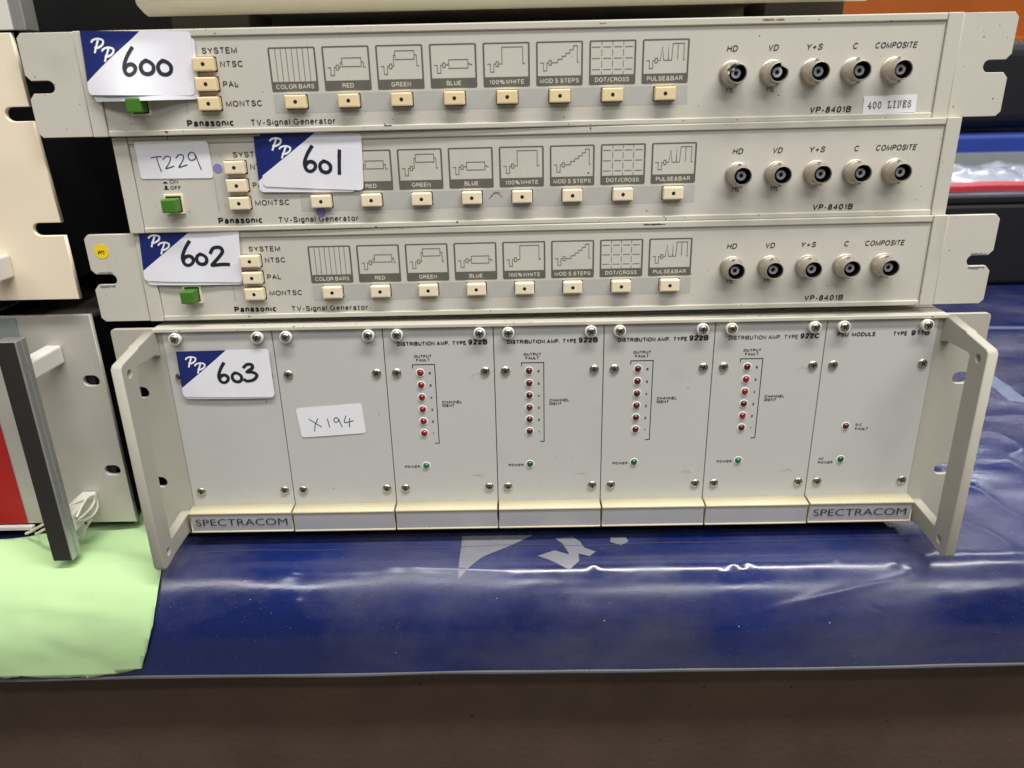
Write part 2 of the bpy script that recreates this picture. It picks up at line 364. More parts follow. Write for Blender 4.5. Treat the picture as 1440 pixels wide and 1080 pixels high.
def arc(cx, cz, rx, rz, a0, a1, n=10):
    return [(cx+rx*math.cos(math.radians(a0+(a1-a0)*k/n)), cz+rz*math.sin(math.radians(a0+(a1-a0)*k/n))) for k in range(n+1)]
def sp(*p): return smooth_pts(list(p), 5)
GL = {   # grotesque lettering as centre lines in a box of height 1: (width, strokes)
 'A': (.70, [[(0, 0), (.35, 1), (.70, 0)], [(.13, .34), (.57, .34)]]),
 'B': (.58, [[(0, 0), (0, 1)]+arc(.33, .77, .22, .23, 90, -90)+[(0, .54)], arc(.33, .27, .25, .27, 90, -90)+[(0, 0)]]),
 'C': (.68, [arc(.36, .5, .36, .5, 42, 318, 18)]),
 'D': (.62, [[(0, 0), (0, 1)]+arc(.27, .5, .35, .5, 90, -90, 14)+[(0, 0)]]),
 'E': (.52, [[(.52, 1), (0, 1), (0, 0), (.54, 0)], [(0, .53), (.48, .53)]]),
 'F': (.50, [[(.50, 1), (0, 1), (0, 0)], [(0, .52), (.44, .52)]]),
 'G': (.72, [arc(.36, .5, .36, .5, 45, 340, 18)+[(.70, .46), (.42, .46)]]),
 'H': (.58, [[(0, 0), (0, 1)], [(.58, 0), (.58, 1)], [(0, .53), (.58, .53)]]),
 'I': (.0, [[(0, 0), (0, 1)]]), 'L': (.48, [[(0, 1), (0, 0), (.48, 0)]]),
 'M': (.72, [[(0, 0), (0, 1), (.36, .06), (.72, 1), (.72, 0)]]), 'N': (.58, [[(0, 0), (0, 1), (.58, 0), (.58, 1)]]),
 'O': (.74, [arc(.37, .5, .37, .5, 90, 450, 22)]),
 'P': (.54, [[(0, 0), (0, 1)]+arc(.31, .735, .23, .265, 90, -90)+[(0, .47)]]),
 'R': (.58, [[(0, 0), (0, 1)]+arc(.32, .745, .22, .255, 90, -90)+[(0, .49)], [(.34, .49), (.48, .42), (.52, .2), (.57, 0)]]),
 'S': (.56, [sp((.53, .73), (.46, .93), (.27, 1), (.08, .91), (.05, .73), (.16, .58), (.42, .45), (.55, .28), (.47, .07), (.28, 0), (.08, .07), (.01, .28))]),
 'T': (.58, [[(0, 1), (.58, 1)], [(.29, 1), (.29, 0)]]),
 'U': (.58, [[(0, 1), (0, .3)]+arc(.29, .3, .29, .3, 180, 360)+[(.58, 1)]]),
 'V': (.60, [[(0, 1), (.30, 0), (.60, 1)]]), 'W': (.88, [[(0, 1), (.22, 0), (.44, 1), (.66, 0), (.88, 1)]]),
 'Y': (.62, [[(0, 1), (.31, .44), (.62, 1)], [(.31, .44), (.31, 0)]]),
 '0': (.50, [arc(.25, .5, .25, .5, 90, 450, 20)]), '1': (.26, [[(0, .76), (.16, .84), (.22, 1), (.22, 0)]]),
 '2': (.50, [sp((.02, .68), (.06, .90), (.25, 1), (.45, .88), (.47, .66), (.32, .42), (.10, .22), (.02, .0))+[(.50, 0)]]),
 '3': (.50, [sp((.02, .76), (.08, .95), (.25, 1), (.44, .90), (.44, .66), (.24, .54)), sp((.24, .54), (.46, .43), (.48, .16), (.28, 0), (.08, .06), (.01, .26))]),
 '4': (.54, [[(.40, 0), (.40, 1), (0, .30), (.54, .30)]]),
 '5': (.50, [[(.46, 1), (.10, 1), (.05, .50)]+sp((.05, .50), (.24, .60), (.46, .48), (.48, .18), (.28, 0), (.08, .05), (.0, .22))]),
 '6': (.50, [sp((.46, .82), (.40, .96), (.24, 1), (.06, .82), (.01, .45), (.06, .12), (.25, 0), (.45, .10), (.48, .34), (.38, .57), (.20, .58), (.03, .38))]),
 '8': (.50, [arc(.25, .77, .20, .23, 90, 450, 16), arc(.25, .27, .25, .27, 90, 450, 18)]),
 '9': (.50, [sp((.04, .18), (.10, .04), (.26, 0), (.44, .18), (.49, .55), (.44, .88), (.25, 1), (.05, .90), (.02, .66), (.12, .43), (.30, .42), (.47, .62))]),
 '%': (.86, [arc(.17, .77, .16, .22, 90, 450, 12), arc(.69, .23, .16, .22, 90, 450, 12), [(.22, 0), (.62, 1)]]),
 '&': (.66, [sp((.66, .0), (.30, .52), (.16, .78), (.24, .98), (.42, .94), (.42, .74), (.10, .46), (.02, .20), (.16, .0), (.40, .06), (.58, .42))]),
 '/': (.36, [[(0, -.02), (.36, 1.02)]]), '+': (.50, [[(0, .42), (.50, .42)], [(.25, .10), (.25, .74)]]), '-': (.26, [[(0, .38), (.26, .38)]]),
 '.': (.02, [[(0, -.04), (0, .12)]]),
 'a': (.44, [sp((.05, .53), (.10, .68), (.22, .73), (.36, .69), (.40, .54))+[(.40, .10), (.45, 0)], sp((.40, .44), (.16, .38), (.02, .26), (.04, .06), (.17, 0), (.34, .08), (.40, .24))]),
 'c': (.42, [arc(.23, .365, .23, .365, 48, 312, 14)]), 'e': (.45, [[(.03, .39), (.44, .39)]+arc(.235, .365, .22, .365, 6, 312, 14)]),
 'g': (.43, [arc(.21, .38, .21, .35, 0, 360, 16), [(.42, .73), (.42, .0)]+sp((.42, .0), (.38, -.20), (.20, -.25), (.03, -.15))]),
 'i': (.0, [[(0, 0), (0, .73)], [(0, .96), (0, 1.0)]]), 'l': (.0, [[(0, 0), (0, 1)]]),
 'n': (.40, [[(0, 0), (0, .73)], sp((0, .50), (.10, .70), (.26, .73), (.38, .64), (.40, .46))+[(.40, 0)]]),
 'o': (.46, [arc(.23, .365, .23, .365, 90, 450, 18)]), 'r': (.26, [[(0, 0), (0, .73)], sp((0, .44), (.06, .64), (.16, .72), (.27, .71))]),
 's': (.40, [sp((.37, .54), (.32, .68), (.18, .73), (.04, .66), (.04, .51), (.14, .43), (.30, .34), (.38, .20), (.32, .05), (.18, 0), (.05, .05), (.0, .20))]),
 't': (.26, [[(.10, .95), (.10, .14)]+sp((.10, .14), (.15, .02), (.26, .0)), [(0, .72), (.26, .72)]]),
}
def stroke_text(bm, txt, x0, x1, z, cap, y, bold, shear, seq=0):
    wd = {False: .158, True: .205, 2: .235}[bold]*cap
    gap = {False: .30, True: .34, 2: .36}[bold]; pos = 0; runs = []
    for ch in txt:
        if ch == ' ': pos += .34; continue
        gw, st = GL[ch]; runs.append((pos, st)); pos += gw+gap
    tot = pos-gap; sx = (x1-x0-wd)/max(tot, .05) if tot > .05 else 1; h = cap-wd; n = seq
    for p, st in runs:
        for q in st:
            pts = [(x0+wd/2+(p+u)*sx+shear*(v*h+wd/2), z+wd/2+v*h) for u, v in q]
            cl = len(pts) > 8 and (Vector(pts[0])-Vector(pts[-1])).length < 1e-4
            ribbon(bm, pts[:-1] if cl else pts, wd, y-0.003*(n % 9), closed=cl, cap=False if len(q) > 2 or q[0] != (0, 0) else False); n += 1
    return n

_tc = {}
def raw_text(s):
    if s not in _tc:
        c = bpy.data.curves.new('t', 'FONT'); c.body = s; c.size = 1; c.fill_mode = 'BOTH'; c.offset = -0.010; c.resolution_u = 4
        o = bpy.data.objects.new('t', c); COL.objects.link(o)
        dg = bpy.context.evaluated_depsgraph_get()
        me = bpy.data.meshes.new_from_object(o.evaluated_get(dg))
        bpy.data.objects.remove(o); bpy.data.curves.remove(c)
        _tc[s] = ([v.co.copy() for v in me.vertices], [tuple(p.vertices) for p in me.polygons])
        bpy.data.meshes.remove(me)
    return _tc[s]
def text_obj(name, items, mt, parent, y=-0.12, bold=False, shear=0.0):
    bm = bmesh.new(); n = 0
    for it in items:
        b = bold if len(it) < 6 else it[5]
        if b is None:
            vs, fs = raw_text(it[0]); a = min(v.x for v in vs); c = max(v.x for v in vs); t = max(v.y for v in vs)
            V = [bm.verts.new((it[1]+(v.x-a)/(c-a)*(it[2]-it[1]), y, it[3]+v.y*it[4]/t)) for v in vs]
            for q in fs: bm.faces.new([V[i] for i in q])
        else: n = stroke_text(bm, *it[:5], y, b, shear, n)
    bm.normal_update()
    for f in bm.faces:
        if f.normal.y > 0: f.normal_flip()
    return link(name, mesh_of(bm), mt, parent)

def polys(name, ps, y, mt, parent, f=None):
    bm = bmesh.new()
    for p in ps:
        vs = [bm.verts.new(f(q[0], y, q[1]) if f else (q[0], y, q[1])) for q in p]; bm.faces.new(vs)
    bmesh.ops.recalc_face_normals(bm, faces=bm.faces[:])
    return link(name, mesh_of(bm), mt, parent)

# ------------------------------------------------------------------ table, sheet and floor
ZT = -133.0                               # height of the sheet on the table
PROF = []                                  # (y, z) of the sheet over the rounded table edge, as a function of arc length
def build_profile():
    y, z, s, ds = -24.0, ZT, 0.0, 0.5
    PROF.append((y, z, 0.0))
    while True:
        t = 41*s/10.7 if s < 10.7 else min(89, 41+(s-10.7)*1.15)
        y -= math.cos(math.radians(t))*ds; z -= math.sin(math.radians(t))*ds; s += ds
        PROF.append((y, z, t))
        if z < -128-0.888*(y+122.9)+0.2: break
build_profile()
SMAX = (len(PROF)-1)*0.5
def on_sheet(x, s, h=0.0):
    """s < 0: flat table top behind the bend; s > 0: down over the edge; h: height above the sheet"""
    if s <= 0: y, z, t = -24-s, ZT, 0.0
    else:
        k = min(s/0.5, len(PROF)-1.001); i = int(k); a = k-i
        y = PROF[i][0]*(1-a)+PROF[i+1][0]*a; z = PROF[i][1]*(1-a)+PROF[i+1][1]*a; t = PROF[i][2]*(1-a)+PROF[i+1][2]*a
        if s > SMAX: z -= (s-SMAX)
    d = wrinkle(x, s)+h
    return (x, y-math.sin(math.radians(t))*d, z+math.cos(math.radians(t))*d)
def ridge(px, ps, x0, s0, x1, s1, wd, ht, sharp=1.0):
    a = Vector((x0, s0)); b = Vector((x1, s1)); p = Vector((px, ps)); ab = b-a
    t = max(0, min(1, (p-a).dot(ab)/ab.length_squared)); d = (p-(a+ab*t)).length
    taper = math.sin(math.pi*min(1, max(0, 0.08+0.84*t)))
    return ht*taper*math.exp(-(d/wd)**2)
BUMPS = [(104, 7, 2.2, .7), (112, 5.5, 3, .8), (109, 11, 2, .5), (163, 4, 2.2, .7), (195, 8, 2.6, .8), (203, 12, 2, .5), (24, 6, 2.6, .8), (223, -3, 5, 1.0),
         (-92, 2, 8, .8), (-78, 5, 6, .6), (-40, -6, 3, .5), (-143, 26, 3, .7), (186, 45, 3, .6), (60, 35, 4, .5), (98, 12, 1.6, .4), (-150, 7, 5, .5)]
def wrinkle(x, s):
    v = Vector((x*0.011, s*0.016, 3.3))
    d = 0.9*noise.noise(v) + 0.35*noise.noise(Vector((x*0.035, s*0.05, 1.1)))
    if x > 60 or s < -60:                       # looser, crumpled sheet at the right and behind
        k = min(1, max(0, (x-225)/40))
        q = Vector((x*0.022, s*0.020, 7.7))
        d += k*(1.5*noise.noise(q*0.6) + 0.9*(1-abs(noise.noise(q*0.8+Vector((3, 1, 0))))*2.2)**3) * (1 if s < 0 else max(0, 1-s/14))
    d += ridge(x, s, 90, 40, 205, 14, 2.2, 0.55) + ridge(x, s, 60, 50, 262, 24, 4, 0.5) + ridge(x, s, -20, 30, 60, 38, 5, 0.8)
    d += ridge(x, s, -100, 5, -25, 9, 1.6, 0.5) + ridge(x, s, 180, 48, 186, 36, 2.0, -1.2) + ridge(x, s, 186, 36, 178, 32, 1.4, -0.8)
    for bx, bs, r, h in BUMPS:
        if abs(x-bx) < 4*r and abs(s-bs) < 4*r:
            d += h*math.exp(-((x-bx)**2+(s-bs)**2)/(r*r))
    st = lambda e0, e1, v: (lambda t: t*t*(3-2*t))(max(0, min(1, (v-e0)/(e1-e0))))
    under = st(-8, -30, s)                                    # pressed flat under the equipment
    k = 1-0.88*under*(1-st(228, 262, x))
    return d*k*0.8
def grid_obj(name, xs, ss, mt, h=0.0, mask=None, f=None):
    V = []; F = []; idx = {}
    for j, s in enumerate(ss):
        for i, x in enumerate(xs): V.append(Vector((f or on_sheet)(x, s, h))*S)
    nx = len(xs)
    for j in range(len(ss)-1):
        for i in range(nx-1):
            if mask is None or mask((xs[i]+xs[i+1])/2, (ss[j]+ss[j+1])/2):
                F.append((j*nx+i, j*nx+i+1, (j+1)*nx+i+1, (j+1)*nx+i))
    me = bpy.data.meshes.new(name); me.from_pydata(V, [], F); me.update()
    me.polygons.foreach_set('use_smooth', [True]*len(me.polygons))
    return link(name, me, mt)
def frange(a, b, st):
    n = max(1, int(round((b-a)/st))); return [a+(b-a)*i/n for i in range(n+1)]
xs = frange(-900, -330, 12)[:-1]+frange(-330, 360, 1.6)[:-1]+frange(360, 1000, 6)
ss = frange(-1150, -300, 10)[:-1]+frange(-300, -60, 3)[:-1]+frange(-60, -14, 2)[:-1]+frange(-14, SMAX, 0.8)
sheet = grid_obj('plastic_sheet', xs, ss[::-1], M['blue'])
tag(sheet, 'glossy dark blue plastic sheet covering the table and rolled over its front edge', 'plastic sheet')
# rim of the sheet at the lip
bm = bmesh.new(); prev = None
for x in frange(-900, 1000, 6):
    c = Vector(on_sheet(x, SMAX)); ring = []
    r = 1.1+0.35*noise.noise(Vector((x*0.02, 0, 5)))
    c.z += 0.8*noise.noise(Vector((x*0.01, 2, 5)))
    for k in range(8):
        a = 2*math.pi*k/8; ring.append(bm.verts.new(c+Vector((0, r*math.cos(a)-0.2, r*math.sin(a)-0.4))))
    if prev:
        for k in range(8): bm.faces.new((prev[k], prev[(k+1) % 8], ring[(k+1) % 8], ring[k])).smooth = True
    prev = ring
bmesh.ops.recalc_face_normals(bm, faces=bm.faces[:])
link('sheet_rim', mesh_of(bm), M['rim'], sheet)
# printing on the sheet: points of a star and scraps of lettering
def P2(x, y, z): return on_sheet(x, z, 0.22)
def sheet_poly(name, pts):
    bm = bmesh.new(); fc = bm.faces.new([bm.verts.new((p[0], -24-p[1], 0)) for p in pts])
    x0 = min(p[0] for p in pts); x1 = max(p[0] for p in pts)
    for k in range(1, int((x1-x0)/3)):
        bmesh.ops.bisect_plane(bm, geom=bm.verts[:]+bm.edges[:]+bm.faces[:], plane_co=(x0+3*k, 0, 0), plane_no=(1, 0, 0))
    y0 = min(v.co.y for v in bm.verts); y1 = max(v.co.y for v in bm.verts)
    for k in range(1, int((y1-y0)/3)+1):
        bmesh.ops.bisect_plane(bm, geom=bm.verts[:]+bm.edges[:]+bm.faces[:], plane_co=(0, y0+3*k, 0), plane_no=(0, 1, 0))
    for v in bm.verts: v.co = Vector(on_sheet(v.co.x, v.co.y, 0.25))
    bmesh.ops.triangulate(bm, faces=bm.faces[:])
    for fc in bm.faces:
        if fc.normal.z < 0: fc.normal_flip()
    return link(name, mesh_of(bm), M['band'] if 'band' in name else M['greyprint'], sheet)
sheet_poly('printed_star', [(-53, 0), (-53, -9), (-53.3, -38), (-38.8, -22), (-22, -10), (-10, 0)])
sheet_poly('printed_letter', [(-7.9, -22.7), (2.4, -17.0), (11, -22), (7.5, -10), (3, -4), (14, -3), (18, -8), (20, -15), (26.5, -19.3), (22.2, -24), (16.2, -21), (16, -28), (10, -33.6), (-0.6, -27)])
sheet_poly('printed_letter', [(36, -9), (42, -13), (47, -9), (46, -4), (37, -4)])
sheet_poly('glare_band', [(419, 372), (434, 366), (424, 280), (412, 190), (397, 196), (410, 285)])  # pale glare streaks on the sheet, painted as flat grey-blue strips
sheet_poly('glare_band', [(490, 410), (620, 403), (620, 394), (490, 400)])
# scraps where the printing is worn through to lighter plastic, seam line of the sheet
bm = bmesh.new()
ribbon(bm, [(x, 10.5+2.2*noise.noise(Vector((x*0.02, 9, 1)))+x*0.006) for x in frange(-205, 215, 6)], 0.5, 0, cap=False, f=lambda x, y, z: on_sheet(x, -z-24+22, 0.3))
link('seam_line', mesh_of(bm), M['seam'], sheet)

table = thing('display_table', 'brown fibreboard table front in shade under the blue sheet', 'table', (0, 0, -900))
me = box(-880, 980, PROF[-1][0]+16, PROF[-1][0]+28, 0, 727, 1.0); link('front_board', me, M['board'], table)
me = box(-870, 970, -20, 1000, 728, 764, 1.0); link('table_top', me, M['board'], table)
fl = link('floor', box(-3000, 3000, -2500, 3000, -930, -901), M['floor']); tag(fl, None, None, kind='structure')

# green paper lying on the sheet and hanging over the edge
PAPER = [(-262, -62), (-246, -38), (-238, -24), (-231, -12), (-226, 0), (-224.2, 8), (-223.5, 19), (-224, 28), (-225.2, 36), (-229.2, 49), (-235.5, SMAX-7),
         (-245, SMAX-4.5), (-254, SMAX-3), (-268, SMAX-1.0), (-276, SMAX-2.2), (-284, SMAX-1.4), (-293.5, SMAX-1.9), (-304, SMAX-2.8), (-313, SMAX-2.2), (-340, SMAX-3), (-420, SMAX-3),
         (-420, -10), (-345, -14), (-328, -20), (-319, -25), (-309, -31), (-298, -39), (-285, -60)]
def on_paper(x, s, h=0.0):
    p = Vector(on_sheet(x, s, 1.0))
    k = noise.noise(Vector((x*0.022, s*0.022, 4)))*2.6 + 0.5*noise.noise(Vector((x*0.08, s*0.08, 2)))
    k += ridge(x, s, -300, -14, -236, 2, 3.0, 1.6) + ridge(x, s, -262, -30, -250, 12, 2.2, 1.2) + ridge(x, s, -315, 22, -240, 30, 2.5, 1.0) + ridge(x, s, -290, 44, -262, 62, 3, -1.2)
    up = max(0, -x-300)/60.0 * max(0, min(1, (-s-2)/16)) * 9     # left back part lifts off the table
    return (p.x, p.y-(max(0.3, 0.8*k+1.0)*min(1, (s-8)/8) if s > 8 else 0), p.z+max(0.2, k+0.9)*(1 if s <= 8 else .6)+up)
bm = bmesh.new(); dense = []
for i, p in enumerate(PAPER):
    q = PAPER[(i+1) % len(PAPER)]; n = max(1, int((Vector(q)-Vector(p)).length/3))
    for k in range(n):
        t = k/n; j = (1.1 if p[1] > 55 else .4)*noise.noise(Vector((p[0]*.3+k*1.3, p[1]*.3, 8)))
        dense.append((p[0]+(q[0]-p[0])*t+j, min(SMAX-0.6, p[1]+(q[1]-p[1])*t+j)))
bm.faces.new([bm.verts.new((p[0], p[1], 0)) for p in dense])
for v in frange(-416, -216, 4): bmesh.ops.bisect_plane(bm, geom=bm.verts[:]+bm.edges[:]+bm.faces[:], plane_co=(v, 0, 0), plane_no=(1, 0, 0))
for v in frange(-58, SMAX-1, 3): bmesh.ops.bisect_plane(bm, geom=bm.verts[:]+bm.edges[:]+bm.faces[:], plane_co=(0, v, 0), plane_no=(0, 1, 0))
bmesh.ops.triangulate(bm, faces=[f for f in bm.faces if len(f.verts) > 4])
for v in bm.verts: v.co = Vector(on_paper(v.co.x, v.co.y))
bmesh.ops.recalc_face_normals(bm, faces=bm.faces[:])
if sum(f.normal.z for f in bm.faces) < 0: bmesh.ops.reverse_faces(bm, faces=bm.faces[:])
paper = link('paper_sheet', mesh_of(bm, True), M['paper'])
sm = paper.modifiers.new('thickness', 'SOLIDIFY'); sm.thickness = 0.00018; sm.offset = -1
tag(paper, 'pale green paper sheet hanging over the table edge at the left', 'paper')

# ------------------------------------------------------------------ signal generators
HU = 48.2
PITCH = 25.97
def ear_outline(sgn):
    a = 241.2; b = 214.25; c = 2.2
    o = [(b, 0.2), (a-c, 0.2), (a, 0.2+c), (a, 18.2), (a-2.4, 20.8), (231.0, 20.8)]
    for k in range(1, 8):
        t = math.radians(-90-180*k/8); o.append((231.0+2.9*math.cos(t), 23.7+2.9*math.sin(t)))
    o += [(231.0, 26.6), (a-2.4, 26.6), (a, 29.2), (a, HU-0.3-c), (a-c, HU-0.3), (b, HU-0.3)]
    if sgn < 0: o = [(-x, z) for x, z in o][::-1]
    return o
def button_mesh():
    bm = bmesh.new(); bmesh.ops.create_cube(bm, size=1)
    for v in bm.verts: v.co = Vector((v.co.x*10.4, -1.7+v.co.y*4.2, v.co.z*6.4))
    fe = [e for e in bm.edges if all(v.co.y < 0-2 for v in e.verts)]
    bmesh.ops.bevel(bm, geom=fe, offset=0.9, segments=3, profile=0.6, affect='EDGES')
    ve = [e for e in bm.edges if abs(e.verts[0].co.y-e.verts[1].co.y) > 2]
    bmesh.ops.bevel(bm, geom=ve, offset=0.5, segments=2, affect='EDGES')
    bmesh.ops.recalc_face_normals(bm, faces=bm.faces[:])
    return mesh_of(bm)
BTN = {'btn': button_mesh(), 'btn_y': button_mesh()}
bm = bmesh.new(); lathe(bm, [(0.95, -3.84), (0.95, -3.7)], 14); DOT = mesh_of(bm)
bm = bmesh.new(); 
fr = [bm.verts.new((x, -0.10, z)) for x, z in rrect(-5.55, -3.6, 5.65, 3.5, 0.7)]; bm.faces.new(fr); bmesh.ops.recalc_face_normals(bm, faces=bm.faces[:])
GAP = mesh_of(bm)
if GAP.polygons[0].normal.y > 0: GAP.flip_normals()
SCR = {}
def bnc_meshes(kind):
    def dfm(a, r, y):
        deg = math.degrees(a) % 360
        if kind == 'dented' and y < -4.5:
            k = max(0, 1-abs(deg-128)/62.0); k = k*k*(3-2*k); q = min(1, (-y-4.5)/5)
            return (r*(1-0.62*k*q), y+2.6*k*q)
        if kind == 'chipped' and y < -4.5:
            k = max(0, 1-abs(deg-52)/38.0); k = k*k*(3-2*k); q = min(1, (-y-4.5)/5)
            return (r*(1-0.18*k*q), y+4.2*k*q)
        return (r, y)
    bm = bmesh.new()
    lathe(bm, [(6.1, 0.2), (6.1, -0.9), (5.9, -1.1), (5.55, -1.2), (5.55, -3.6), (5.2, -4.0), (4.95, -4.6), (4.8, -6.2), (4.75, -10.4), (4.62, -10.9), (4.3, -11.0), (4.08, -10.7), (4.02, -8.0), (4.0, -3.2), (3.9, -2.8), (0.6, -2.8)], 40, 0, deform=dfm)
    for f in bm.faces:
        c = f.calc_center_median()
        if (c.x**2+c.z**2)**.5 < 4.06 and c.y > -10.2: f.material_index = 1
    # bayonet studs
    for a in ((97, 4.6), (277, 4.6)) if kind == 'plain' else ((277, 4.6),):
        t = math.radians(a[0]); bm2 = bmesh.ops.create_cone(bm, cap_ends=True, segments=10, radius1=0.95, radius2=0.8, depth=1.3)
        mtx = Matrix.Translation((5.2*math.cos(t), -6.6, 5.2*math.sin(t))) @ Matrix.Rotation(math.pi/2-t, 4, 'Y')
        bmesh.ops.transform(bm, matrix=mtx, verts=bm2['verts'])
    bmesh.ops.recalc_face_normals(bm, faces=bm.faces[:])
    shell = mesh_of(bm)
    bm = bmesh.new(); lathe(bm, [(2.45, -2.6), (2.45, -8.0), (2.25, -8.25), (1.15, -8.25), (1.1, -8.0), (1.05, -6.5), (0.2, -6.5)], 24); bmesh.ops.recalc_face_normals(bm, faces=bm.faces[:]); ins = mesh_of(bm)
    bm = bmesh.new(); lathe(bm, [(0.98, -6.7), (0.98, -7.7), (0.8, -7.9), (0.45, -7.9), (0.4, -7.2), (0.1, -7.2)], 16); bmesh.ops.recalc_face_normals(bm, faces=bm.faces[:]); pin = mesh_of(bm)
    return shell, ins, pin
BNC = {}
def icon_strokes(i):
    """waveforms in a 0..1 box; returns list of polylines"""
    sync = [(0.06, .40), (0.13, .40), (0.13, .16), (0.21, .16), (0.21, .40), (0.26, .40)]
    def burst(x, z): return [(x, z-.07), (x+.055, z-.07), (x+.055, z+.07), (x, z+.07), (x, z-.07)]
    if i == 0: return [[(k/8, 0.0), (k/8, 1.0)] for k in range(1, 8)]
    if i in (1, 2, 3):
        hi = {1: .68, 2: .86, 3: .56}[i]; lo = hi-.26; m = (hi+lo)/2
        return [sync, burst(.26, .40), [(.315, .40), (.36, .40), (.36, m), (.40, m)],
                [(.40, lo), (.84, lo), (.84, hi), (.40, hi), (.40, lo)], [(.84, m), (.89, m), (.89, .40), (.94, .40)]]
    if i == 4: return [sync, burst(.26, .40), [(.315, .40), (.40, .40), (.40, .90), (.88, .90), (.88, .40), (.93, .40)]]
    if i == 5: return [sync, burst(.26, .40), [(.315, .40), (.46, .40), (.46, .50), (.56, .50), (.56, .59), (.65, .59), (.65, .68), (.74, .68), (.74, .78), (.82, .78), (.82, .90), (.91, .90), (.91, .40), (.95, .40)]]
    if i == 6:
        out = []
        for z in (.16, .50, .84):
            for k in range(4): out.append([(k*.25+.035 if k else .02, z), (k*.25+.215, z)])
        for x in (.25, .50, .75):
            for z0, z1 in ((0.0, .10), (.23, .43), (.57, .77), (.90, 1.0)): out.append([(x, z0), (x, z1)])
            for z in (.16, .50, .84): out.append([(x-.008, z), (x+.008, z)])
        return out
    return [sync, burst(.26, .40), [(.315, .40), (.38, .40), (.42, .82), (.46, .40), (.56, .40), (.56, .90), (.565, .40), (.64, .40), (.66, .90), (.92, .90), (.92, .40), (.96, .40)], [(.78, .88), (.78, .42)]]
CAPTION = ['COLOR BARS', 'RED', 'GREEN', 'BLUE', '100%WHITE', 'MOD 5 STEPS', 'DOT/CROSS', 'PULSE&BAR']
CAPW = [18.6, 5.6, 9.6, 7.2, 17.2, 19.2, 16.8, 17.6]
ICON_ME = {}
def icon_mesh(i):
    if i in ICON_ME: return ICON_ME[i]
    bm = bmesh.new(); x0, x1, z0, z1 = -11.45, 11.45, 19.2, 39.3
    # frame as one face ring: outer rounded rectangle, inner window above the caption bar
    inn = rrect(x0+0.85, 23.75, x1-0.85, z1-0.6, 0.25, 4); out = rrect(x0, z0, x1, z1, 0.8, 4)
    vo = [bm.verts.new((p[0], -0.10, p[1])) for p in out]; vi = [bm.verts.new((p[0], -0.10, p[1])) for p in inn]
    n = len(vo)
    for k in range(n): bm.faces.new((vo[k], vo[(k+1) % n], vi[(k+1) % n], vi[k]))
    X0, X1, Z0, Z1 = x0+0.85, x1-0.85, 23.75, z1-0.6
    for j, st in enumerate(icon_strokes(i)):
        p = [(X0+(X1-X0)*u, Z0+(Z1-Z0)*v) for u, v in st]
        cl = len(p) > 3 and p[0] == p[-1]
        ribbon(bm, p[:-1] if cl else p, 0.30 if i not in (0, 6) else 0.28, -0.11-0.004*(j % 6), closed=cl, cap=False)
    bmesh.ops.recalc_face_normals(bm, faces=bm.faces[:])
    for f in bm.faces:
        if f.normal.y > 0: f.normal_flip()
    ICON_ME[i] = mesh_of(bm); return ICON_ME[i]

